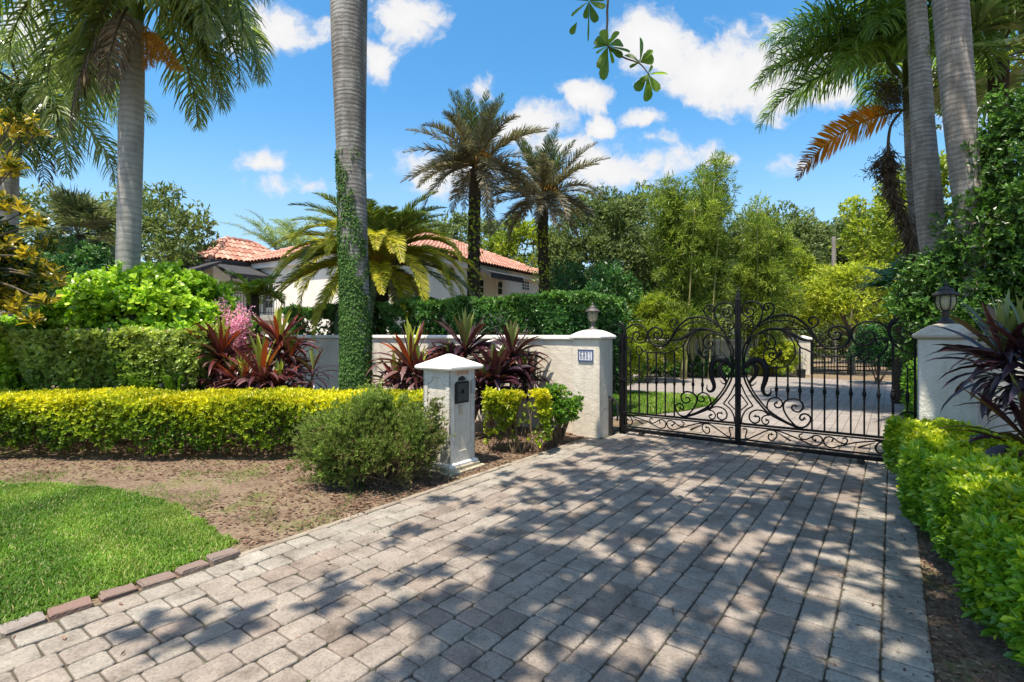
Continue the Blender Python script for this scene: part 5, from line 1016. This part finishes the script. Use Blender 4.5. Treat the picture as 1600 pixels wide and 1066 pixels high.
# ================================================================== TREES
def T(px, d): b = W(px, 640, d); b[2] = 0; return b
gb = 'trees in the background'
tree('background_tree', 'loose olive tree behind the grey trunk at left', 'tree', T(243, 24), W(243, 388, 24), (2.5, 2.2, 2.9), 85, .75, 34, .26, .11, M['olive'], .22, .62, group=gb, bias=.7)
tree('background_tree', 'low olive tree behind the far left palms', 'tree', T(60, 27), W(60, 390, 27), (4, 2.5, 3), 80, .8, 34, .28, .12, M['olive'], .22, .5, group=gb)
tree('background_tree', 'round tree showing above the tiled roof', 'tree', T(715, 48), W(712, 400, 48), (6.2, 4, 3.6), 90, 1.0, 44, .42, .18, M['olive'], .3, .5, group=gb)
tree('background_tree', 'bright green tree at the right end of the roof', 'tree', T(820, 36), W(822, 412, 36), (2.8, 2.5, 3.1), 70, .75, 40, .32, .14, M['ygreen'], .25, .38, group=gb)
tree('oak_tree', 'large dull green oak behind the clipped hedge and lantern', 'tree', T(940, 24), W(945, 415, 24), (3.1, 2.6, 3.3), 170, .7, 60, .19, .085, M['olive'], .28, .42, group=gb)
tree('oak_tree', 'grey green oak crown left of the bamboo tops', 'tree', T(1010, 30), W(1008, 400, 30), (3.0, 2.5, 4.1), 130, .8, 52, .24, .1, M['olive'], .28, .5, group=gb)
tree('oak_tree', 'dark green oak low behind the number pillar lantern', 'tree', T(900, 19), W(920, 480, 18.5), (1.9, 1.5, 1.5), 80, .5, 50, .15, .07, M['darkg'], .2, .55, group=gb)
tree('background_tree', 'grey green tree right of the bamboo', 'tree', T(1205, 40), W(1205, 430, 40), (4.6, 3, 5.2), 120, 1.0, 48, .34, .14, M['olive'], .3, .5, group=gb)
tree('background_tree', 'tree with a domed top left of the pole', 'tree', T(1270, 48), W(1262, 430, 48), (4.2, 3, 5.0), 100, 1.0, 48, .4, .17, M['olive'], .3, .55, group=gb)
tree('background_tree', 'dark tree standing behind the utility pole', 'tree', T(1335, 44), W(1335, 435, 44), (5.0, 3, 5.6), 130, 1.0, 48, .36, .16, M['olive'], .3, .42, group=gb)
tree('background_tree', 'pale sparse tree behind the dead hanging frond', 'tree', T(1388, 30), W(1388, 375, 30), (2.4, 2, 4.2), 80, .6, 32, .26, .12, M['ygreen'], .2, .5, group=gb, bias=.6)
tree('background_tree', 'tree behind the right palm trunks', 'tree', T(1480, 26), W(1480, 380, 26), (4, 2.5, 4.5), 100, .8, 44, .28, .12, M['ygreen'], .25, .4, group=gb)
tree('background_tree', 'bright high tree behind the top right fan palm', 'tree', T(1600, 17), W(1585, 70, 17), (2.4, 2, 3.4), 70, .55, 34, .2, .09, M['ygreen'], .2, .5, group=gb)
tree('yellow_tree', 'sunlit yellow green tree in front of the utility pole', 'tree', T(1330, 22), W(1330, 472, 22), (2.3, 1.7, 1.65), 120, .45, 46, .15, .06, M['ygreen'], .14, .62, group=gb)
tree('yellow_tree', 'smaller yellow green tree left of the pole', 'tree', T(1235, 24), W(1232, 455, 24), (1.7, 1.3, 2.1), 80, .42, 46, .16, .06, M['ygreen'], .12, .52, group=gb)
shrub('dark_shrub', 'dark low shrub beyond the gate near the far gate', 'shrub', T(1372, 17.5), W(1372, 545, 17.5), (.7, .6, .75), 34, .26, 40, .12, .05, M['darkg'], tb=.35, kind='q')
# bamboo
def bamboo(label, px, d, culms, topy, spread, n, tb, seed):
    o = thing('bamboo_clump', label, 'bamboo', T(px, d), 'bamboo clumps beyond the gate'); r_ = random.Random(seed); mb = MB(); Cs = []; hmax = (HY-topy)/F*d+EYE
    for k in range(culms):
        b = T(px, d)+np.array([r_.gauss(0, spread*.35), r_.gauss(0, spread*.35), 0]); h = hmax*r_.uniform(.68, 1.); e = b+np.array([r_.gauss(0, spread*.55), r_.gauss(0, spread*.4), h]); pts = smooth([b, b+(e-b)*.5+np.array([0, 0, .3]), e], 8); tube(mb, pts, np.linspace(.04, .012, len(pts)), 6)
        for f in np.linspace(.36, 1., n): Cs.append(pts[int(f*(len(pts)-1))]+rng.normal(0, .32*(1.15-f)+.06, 3))
    build('culms', mb, M['culm'], o, True); Cs = np.array(Cs); mb = MB(); crownmesh(mb, Cs, unit(Cs-T(px, d)-UP*hmax*.5), .36, 30, .22, .036, 'q', tb, .25, .1, 0, 4); build('foliage', mb, M['bamboo'], o); return o
bamboo('bamboo clump with bare culms, left of the gate centre post', 1068, 20, 20, 275, 1.0, 12, .5, 3)
bamboo('tallest bamboo spires behind the gate centre post', 1112, 21.5, 9, 238, .5, 15, .5, 4)
bamboo('light green bamboo right of the gate centre post', 1185, 21, 14, 330, .95, 12, .58, 5)
shrub('backdrop_shrub', 'yellow green bamboo like shrub beyond the left gate leaf', 'shrub', T(1010, 18.2), W(1012, 525, 18.2), (1.25, .9, 1.35), 80, .32, 50, .16, .035, M['ygreen'], tb=.45, kind='q', low=-.8)
shrub('backdrop_shrub', 'green shrub behind the number pillar lantern', 'shrub', T(965, 14.5), W(962, 560, 14.5), (.8, .6, 1.0), 50, .25, 40, .1, .04, M['ygreen'], tb=.42, kind='q', low=-.8)
shrub('backdrop_shrub', 'sunlit shrub along the far white wall', 'shrub', T(1205, 20.8), W(1212, 560, 20.6), (.9, .5, .75), 50, .25, 40, .14, .04, M['ygreen'], tb=.55, kind='q', low=-.8)
shrub('backdrop_shrub', 'low dark planting at the foot of the bamboo', 'shrub', T(1080, 20.5), W(1085, 575, 20.4), (2.2, .5, .35), 60, .25, 40, .14, .05, M['darkg'], tb=.5, kind='q', low=-.5)
# right hand mass of foliage
tree('ficus_tree', 'dense dark green ficus leaning over the right hand wall', 'tree', (9.0, 8.1, 0), (9.3, 8.3, 3.7), (1.75, 1.1, 2.4), 210, .4, 85, .09, .045, M['ficus'], .16, .45, 'q', 14, -1.0, bias=.8, spr=4, tsd=.2)
tree('ficus_tree', 'lower green ficus behind the black lantern', 'tree', (8.3, 8.9, 0), (8.15, 8.9, 2.0), (1.2, .75, 1.35), 120, .36, 85, .09, .045, M['ficus'], .12, .45, 'q', 12, -1.0, bias=.85, spr=4, tsd=.2)
boxhedge('drive_hedge', 'green clipped hedge lining the drive beyond the gate at right', NT(.32, 8.3), D, N, 7., 1.0, .1, 1.25, 5500, .09, .045, M['lime'], .25, .5, spr=5, faces='ftlb', stems=8, kind='q')
boxhedge('boundary_hedge', 'dark hedge closing the view behind the far gate', (6, 30, 0), XA, YA, 26, 1.5, .2, 2.3, 9000, .22, .1, M['olive'], .4, .7, spr=4, faces='ft', stems=4, kind='q')
boxhedge('boundary_hedge', 'long dark hedge far behind the left garden', (-34, 36, 0), XA, YA, 40, 1.5, .2, 4.2, 9000, .3, .14, M['olive'], .3, .6, spr=4, faces='ft', stems=4, kind='q')
P_ = np.array([(U(-70, 90), U(56, 75), U(.5, 6.5)) for _ in range(9000)]); mb = MB(); sprig(mb, P_, rv(len(P_))+UP*.7, 4, .9, .4, 1., np.clip(rng.normal(.45, .15, len(P_)), 0, 1)); o = build('distant_wood', mb, M['olive'], kind='stuff'); tag(o, 'distant line of dull green woodland along the horizon', 'woodland')

# shade tree, off frame above: its canopy dapples the drive, one twig hangs into view
o = thing('shade_tree', 'broad leaved tree overhanging the drive, one leafy twig hanging into the top of the view', 'tree', (3.4, -2.6, 0))
poly = np.array([(-1.1, .6), (-.7, 2.0), (-.3, 3.2), (.1, 4.4), (.6, 6.2), (1.5, 7.9), (3.2, 8.3), (5.6, 7.2), (7.4, 6.2), (7.2, 3.2), (4.6, .2), (0, -.6)])
def inpoly(x, y, poly):
    ins = False; j = len(poly)-1
    for i in range(len(poly)):
        (a, b), (c_, d_) = poly[i], poly[j]
        if (b > y) != (d_ > y) and x < (c_-a)*(y-b)/(d_-b)+a: ins = not ins
        j = i
    return ins
C = []
while len(C) < 215:
    x, y = U(-2, 8), U(-1, 8.6)
    if not inpoly(x, y, poly): continue
    dens = .95 if y < 5.3 else .68
    if x > 1.2 and 3.4 < y < 5.6: dens = .8
    if random.random() > dens: continue
    h = U(7.2, 9.8); C.append(np.array([x, y, 0])+SUN*h/SUN[2])
for x, y in ((-1.75, 2.65), (-1.55, 2.9), (-1.2, 3.35), (-2.3, 2.35), (-.75, 3.5), (-1.9, 2.2), (-.95, 2.9), (-.8, 4.3), (-.55, 5.2), (-2.0, 2.9), (-.1, 6.1)):
    C.append(np.array([x, y, 0])+SUN*7.4/SUN[2])
C = np.array(C); main = 215
mb = MB(); i = np.repeat(np.arange(len(C)), np.where(np.arange(len(C)) < main, 14, 3)); P = C[i]+rng.normal(0, 1, (len(i), 3))*np.where(i < main, .23, .13)[:, None]
sprig(mb, P, rv(len(P))*.6+UP, 7, .19, .1, 1.15, None, 'h', -.1); build('crown', mb, M['almond'], o)
mb = MB(); fk = np.array([2.4, -1.2, 5.4]); tube(mb, smooth([(3.4, -2.6, -.1), (3.2, -2.2, 2.5), fk], 6), np.linspace(.3, .2, 13), 12)
hubs = C[:main][rng.choice(main, 9, False)]
for h_ in hubs: tube(mb, smooth([fk, (fk+h_)/2+UP*.25, h_], 6), np.linspace(.13, .03, 13), 7)
for q in C[:main:2]:
    h_ = hubs[np.argmin(np.linalg.norm(hubs-q, axis=1))]; m = fk+(h_-fk)*.8; tube(mb, smooth([m, (m+q)/2+rng.normal(0, .15, 3), q], 3), np.linspace(.03, .01, 7), 5)
build('trunk', mb, M['bark'], o, True)
dz = 3.9; mb = MB(); tw = smooth([W(975, -330, dz+.4), W(962, -120, dz+.1), W(950, 0, dz), W(949, 30, dz), W(950, 72, dz), W(975, 90, dz), W(1000, 100, dz), W(1015, 118, dz)], 6); tube(mb, tw, np.linspace(.012, .004, len(tw)), 6)
t2 = smooth([W(962, -120, dz+.1), W(935, -40, dz+.15), W(915, 0, dz+.2)], 6); tube(mb, t2, np.linspace(.008, .004, len(t2)), 5); tq = C[int(np.argmin(np.linalg.norm(C[:main]-tw[0], axis=1)))]; tube(mb, smooth([tq, (tq+tw[0])/2+UP*.1, tw[0]], 5), np.linspace(.016, .012, 11), 6)
br = build('hanging_twig', mb, M['twig'], o, True, label='leafy twig hanging into view')
TW = [((950, 72), [((941, 46), 1), ((929, 60), 1), ((957, 58), .8), ((976, 62), 1), ((932, 80), .8), ((934, 98), .9), ((941, 124), 1.1), ((961, 95), .9), ((985, 80), 1.1), ((972, 88), .9), ((926, 70), .8), ((966, 48), .7)]), ((1000, 98), [((1008, 58), 1), ((990, 92), .9), ((984, 104), .6), ((1022, 92), 1), ((1012, 88), .9), ((978, 82), .9), ((1018, 76), .7)]),
      ((1012, 116), [((1044, 110), 1), ((1030, 140), 1), ((1011, 159), 1.2), ((993, 142), 1), ((1003, 128), .8), ((1020, 104), .8)]), ((920, 2), [((882, -6), 1.2), ((892, 20), 1.2), ((914, 30), .7), ((930, 36), 1.2), ((942, 8), 1.2), ((920, 62), .9), ((905, -8), 1.2), ((948, -10), 1.)]), ((902, 34), [((892, 52), .7)])]
mb = MB()
for (bx, by), ls in TW:
    for (ex, ey), s in ls:
        b = W(bx, by, dz+(.2 if bx < 925 else 0)); e = W(ex, ey, dz+rng.normal(0, .06)+(.2 if bx < 925 else 0)); l = np.linalg.norm(e-b)
        nn = unit(rng.normal(0, .35, 3)+np.array([0, -1, .5])); n_l = (.082 if (ex, ey) != (920, 62) else .018)*s
        leaves(mb, b[None], (e-b)[None], nn[None], np.array([l]), np.array([n_l*1.05]), np.array([random.uniform(.3, .95)]), 'o', 0, random.uniform(.0, .3))
build('leaves', mb, M['almond'], br)

# ================================================================== HOUSE
Fh, Mh = np.array([.514, .858, 0.]), np.array([-.858, .514, 0.])
ho = thing('house', 'cream two storey house with hipped clay tile roofs behind the palms', 'house', (-8, 27, 0))
A0 = np.array([-3.08, 22.3, 0.]); ZE = 5.2
def HP(f, m, z): return A0+Fh*f+Mh*m+UP*z
def hbox(mb, f0, f1, m0, m1, z0, z1, bev=.01): block(mb, HP((f0+f1)/2, (m0+m1)/2, 0), (f1-f0)/2, (m1-m0)/2, z0, z1, Fh, Mh, bev)
mb = MB(); hbox(mb, -2.5, 12.6, .45, 10.6, -.1, ZE-.12, .02); build('main_wall', mb, M['house'], ho)
mb = MB(); hbox(mb, -2.72, 12.75, .2, 10.8, ZE-.3, ZE-.02, .02); build('cornice', mb, M['trim'], ho)
def tileplane(mb, p0, p1, q0, q1, pitch=.26, row=.42):
    p0, p1, q0, q1 = map(np.asarray, (p0, p1, q0, q1)); Lx = np.linalg.norm(p1-p0); e = (p1-p0)/Lx; w0 = q0-p0; s0 = w0 @ e; v = w0-e*s0; Hs = np.linalg.norm(v); v = v/Hs; nn = np.cross(e, v); nn = nn*np.sign(nn[2]); s1 = (q1-p0) @ e
    mb.add(np.array([p0, p1, q1, q0])-nn*.03, np.array([[0, 1, 2, 3]]), .1)
    for i in range(int(Lx/pitch)):
        s = (i+.5)*pitch; top = 1.
        if s < s0: top = s/s0
        elif s > s1: top = (Lx-s)/(Lx-s1)
        hh = Hs*top-.02
        if hh < .15: continue
        R = []; x = 0.; ts = []
        while x < hh:
            y = min(x+row, hh)
            for yy, lift in ((x, .035), (y, .0)):
                R.append([p0+e*(s+o_*pitch*.5)+v*yy+nn*(h_*.085+lift) for o_, h_ in ((-1, 0), (-.62, .75), (0, 1), (.62, .75), (1, 0))])
            ts += [random.random()]*4+[.2]*4; x = y
        ts = ts[:(len(R)-1)*4]; loft(mb, R, .5, False, False, False); mb.T[-1] = np.array(ts, float)
rz = 7.6; mb = MB()
E = [HP(-2.9, 0, ZE), HP(12.9, 0, ZE), HP(12.9, 11.2, ZE), HP(-2.9, 11.2, ZE)]; R0, R1 = HP(2.7, 5.6, rz), HP(7.3, 5.6, rz)
tileplane(mb, E[0], E[1], R0, R1); tileplane(mb, E[3], E[0], R0, R0); tileplane(mb, E[1], E[2], R1, R1); tileplane(mb, E[2], E[3], R1, R0)
for a, b in ((E[0], R0), (E[1], R1), (R0, R1), (E[3], R0)):
    n = int(np.linalg.norm(b-a)/.4)
    for k in range(n): p, q = a+(b-a)*k/n, a+(b-a)*(k+1.1)/n; tube(mb, [p+UP*.06, q+UP*.04], [.13, .1], 7, tint=random.random())
roof = build('main_roof', mb, M['tile'], ho)
# left pavilion
pc_ = np.array([-14.0, 26.2, 0]); hf, hm, pz_ = 2.4, 1.7, 5.2
def PP(f, m, z): return pc_+Fh*f+Mh*m+UP*z
mb = MB(); block(mb, pc_, hf-.3, hm-.3, -.1, pz_-.1, Fh, Mh, .02); build('pavilion_wall', mb, M['house'], ho)
mb = MB(); Ep = [PP(-hf, -hm, pz_), PP(hf, -hm, pz_), PP(hf, hm, pz_), PP(-hf, hm, pz_)]; ra, rb = PP(-.7, 0, 6.5), PP(.7, 0, 6.5)
tileplane(mb, Ep[0], Ep[1], ra, rb); tileplane(mb, Ep[3], Ep[0], ra, ra); tileplane(mb, Ep[1], Ep[2], rb, rb); tileplane(mb, Ep[2], Ep[3], rb, ra)
for a, b in ((Ep[0], ra), (Ep[1], rb), (ra, rb), (Ep[3], ra)):
    n = int(np.linalg.norm(b-a)/.35)
    for k in range(n): p, q = a+(b-a)*k/n, a+(b-a)*(k+1.1)/n; tube(mb, [p+UP*.06, q+UP*.04], [.12, .09], 7, tint=random.random())
build('pavilion_roof', mb, M['tile'], ho)
mb = MB(); block(mb, pc_, hf+.02, hm+.02, pz_-.16, pz_-.03, Fh, Mh, .01); build('fascia', mb, M['awning'], ho)
# veranda awning: sloped canvas below the eaves with valance and posts
def awning(name, a, b, out, z0, z1, val=.18, posts=None):
    a, b = np.asarray(a), np.asarray(b); mb = MB(); o_ = unit(out); d_ = np.linalg.norm(out); p = [a+UP*z0, b+UP*z0, b+o_*d_+UP*z1, a+o_*d_+UP*z1]
    loft(mb, [p, [q-UP*.03 for q in p]]); n = 26; V = []
    for k in range(n+1):
        q = p[3]+(p[2]-p[3])*k/n; V += [q, q-UP*(val+(.05 if k % 2 else 0))]
    V = np.array(V); mb.add(V, np.array([[2*k, 2*k+1, 2*k+3, 2*k+2] for k in range(n)]))
    for c_, dd in ((0, 3), (1, 2)): mb.add(np.array([p[c_], p[dd], p[dd]-UP*val, p[c_]-UP*val*.4]), np.array([[0, 1, 2, 3]]))
    aw = build(name, mb, M['awning'], ho)
    if posts:
        for f in posts:
            q = p[3]+(p[2]-p[3])*f; mb = MB(); tube(mb, [q*[1, 1, 0]+UP*2.6, q-UP*.05], .045, 8); build('post', mb, M['iron_dull'], aw)
    return aw
awning('awning', PP(-hf+.1, -hm, 0), PP(hf-.2, -hm, 0), -Mh*1.5, pz_-.2, pz_-.75, .22, (0, .35, .7, 1.))
awning('side_awning', PP(-hf, hm+1., 0), PP(-hf, -hm-1., 0), -Fh*1.2, pz_-.2, pz_-.7, .22)
# balcony rail and deck
mb = MB(); loft(mb, [rect(pc_-Mh*2.6, Fh, Mh, 3.4, 1.4, z) for z in (2.35, 2.6)]); build('balcony_deck', mb, M['house'], ho)
mb = MB()
for (f0, m0), (f1, m1) in (((-3.4, -4.), (3.4, -4.)), ((-3.4, -4.), (-3.4, -1.2))):
    a, b = PP(f0, m0, 3.5), PP(f1, m1, 3.5); tube(mb, [a, b], .03, 4); tube(mb, [a-UP*.8, b-UP*.8], .02, 4); n = int(np.linalg.norm(b-a)/.13)
    for k in range(n+1): q = a+(b-a)*k/n; tube(mb, [q-UP*.9, q], .013, 4)
build('balcony_railing', mb, M['iron_dull'], ho)
def window(f0, f1, z0, z1, m=.45, arch=False, bars=(2, 3), name='window', onleft=False):
    """window on the facade (facing -Mh) or the left wall (facing -Fh)"""
    if onleft: P = lambda u, z, d: A0+Fh*(-2.5-d)+Mh*u+UP*z; ref = Fh
    else: P = lambda u, z, d: HP(u, m-d, z); ref = Mh
    def plate(mb, a, b, c, e, d0, d1): loft(mb, [[P(a, c, d), P(b, c, d), P(b, e, d), P(a, e, d)] for d in (d0, d1)])
    if arch:
        r = (f1-f0)/2; q = [(f0, z0), (f1, z0)]+[((f0+f1)/2+r*math.cos(t), z1-r+r*math.sin(t)) for t in np.linspace(0, math.pi, 13)]; fr = MB(); loft(fr, [[P((x-(f0+f1)/2)*s+(f0+f1)/2, (z-z0)*s+z0-(s-1)*.3, d) for x, z in q] for s, d in ((1.12, 0), (1.12, .05))]); w_ = build(name, fr, M['trim'], ho)
        mb = MB(); loft(mb, [[P(x, z, d) for x, z in q] for d in (.04, .06)]); build('pane', mb, M['win'], w_); return w_
    fr = MB(); plate(fr, f0-.08, f1+.08, z0-.08, z1+.08, -.02, .05); w_ = build(name, fr, M['trim'], ho); mb = MB(); plate(mb, f0, f1, z0, z1, .04, .06); build('pane', mb, M['win'], w_); mb = MB()
    for k in range(1, bars[0]): x = f0+(f1-f0)*k/bars[0]; plate(mb, x-.02, x+.02, z0, z1, .055, .075)
    for k in range(1, bars[1]): z = z0+(z1-z0)*k/bars[1]; plate(mb, f0, f1, z-.018, z+.018, .056, .072)
    build('glazing_bars', mb, M['trim'], w_); return w_
def fx(px): p = hit(px, 440, HP(0, .45, 0), Mh); return float((p-A0) @ Fh), p[1]
def zz(px, py): return EYE+(HY-py)/F*fx(px)[1]
window(fx(699)[0], fx(709)[0], zz(704, 438), zz(704, 418), arch=True)
window(fx(815)[0], fx(825)[0], zz(820, 453), zz(820, 440), bars=(3, 3))
window(fx(741)[0], fx(747)[0], zz(744, 470), zz(744, 436), bars=(1, 3), name='french_door'); window(fx(748.5)[0], fx(754)[0], zz(751, 470), zz(751, 438), bars=(1, 3), name='french_door')
window(fx(777)[0], fx(783)[0], zz(780, 460), zz(780, 441), bars=(1, 2))
awning('window_awning', HP(fx(738)[0], .45, 0), HP(fx(790)[0], .45, 0), -Mh*1.1, zz(760, 420), zz(760, 431), .25)
window(8.2, 8.8, 3.0, 4.1, onleft=True, bars=(2, 3))
mb = MB(); q = PP(-.2, -hm+.3, 0); loft(mb, [[PP(-.5, -hm+.29, z), PP(.45, -hm+.29, z), PP(.45, -hm+.25, z), PP(-.5, -hm+.25, z)] for z in (2.6, 4.6)]); build('door', mb, M['win'], ho)
mb = MB(); p = HP(2.55, .43, 0); tube(mb, [p+UP*.2, p+UP*(ZE-.3)], .05, 8); build('downpipe', mb, M['iron_dull'], ho)

# ================================================================== FAR SIDE OF THE COURTYARD
o = thing('far_wall', 'low white wall on the far side of the courtyard', 'wall', (8.8, 22.4, 0)); a = W(1000, 583, 22.4)*[1, 1, 0]; b = W(1246, 583, 22.0)*[1, 1, 0]
c = (a+b)/2; ax = unit(b-a); ay = np.array([-ax[1], ax[0], 0]); mb = MB(); block(mb, c, np.linalg.norm(b-a)/2, .1, -.05, 1.4, ax, ay); build('wall_body', mb, M['stucco'], o); mb = MB(); block(mb, c, np.linalg.norm(b-a)/2, .16, 1.4, 1.5, ax, ay, .02); build('coping', mb, M['cap'], o)
o = thing('far_pillar', 'white pillar of the second gate across the courtyard', 'pillar', W(1252, 583, 21.8)*[1, 1, 0]); c = W(1252, 583, 21.8)*[1, 1, 0]; mb = MB(); block(mb, c, .25, .25, -.05, 1.5, XA, YA); build('shaft', mb, M['stucco'], o)
mb = MB(); loft(mb, [rect(c, XA, YA, .3, .3, 1.5), rect(c, XA, YA, .3, .3, 1.56), rect(c, XA, YA, .08, .08, 1.66)]); build('cap', mb, M['cap'], o)
o = thing('far_gate', 'second black iron gate standing far across the courtyard', 'gate', W(1330, 585, 22.3)*[1, 1, 0]); a = W(1266, 585, 21.9)*[1, 1, 0]; b = W(1402, 585, 22.8)*[1, 1, 0]; ax = unit(b-a); l = np.linalg.norm(b-a)
mb = MB(); block(mb, a, .09, .09, 0, 1.6, XA, YA); build('gate_post', mb, M['iron'], o)
for nm, z in (('rail', .12), ('rail', .3), ('rail', 1.2)): mb = MB(); block(mb, (a+b)/2, l/2, .02, z-.025, z+.025, ax, np.array([-ax[1], ax[0], 0]), .003); build(nm, mb, M['iron'], o)
for k in range(1, 30): q = a+ax*l*k/30; mb = MB(); block(mb, q, .011, .011, .12, 1.2+.25*math.sin(k/30*math.pi), XA, YA, .002); build('baluster', mb, M['iron'], o)
o = thing('waste_bin', 'small dark bin standing at the foot of the far white pillar', 'bin', W(1252, 591, 19.9)*[1, 1, 0]); c = W(1252, 591, 19.9)*[1, 1, 0]; mb = MB(); loft(mb, [rect(c, XA, YA, h_, h_, z, .03) for h_, z in ((.1, 0), (.11, .02), (.125, .3))]); build('body', mb, M['dark'], o)
mb = MB(); loft(mb, [rect(c, XA, YA, h_, h_, z, .03) for h_, z in ((.135, .3), (.135, .33), (.1, .36))]); build('lid', mb, M['dark'], o)
o = thing('utility_pole', 'plain weathered wooden utility pole rising from the trees', 'pole', T(1303, 30)); mb = MB(); tube(mb, [T(1303, 30), W(1303, 450, 30), W(1303, 370, 30)], [.15, .13, .11], 12); build('shaft', mb, M['wood_pole'], o)
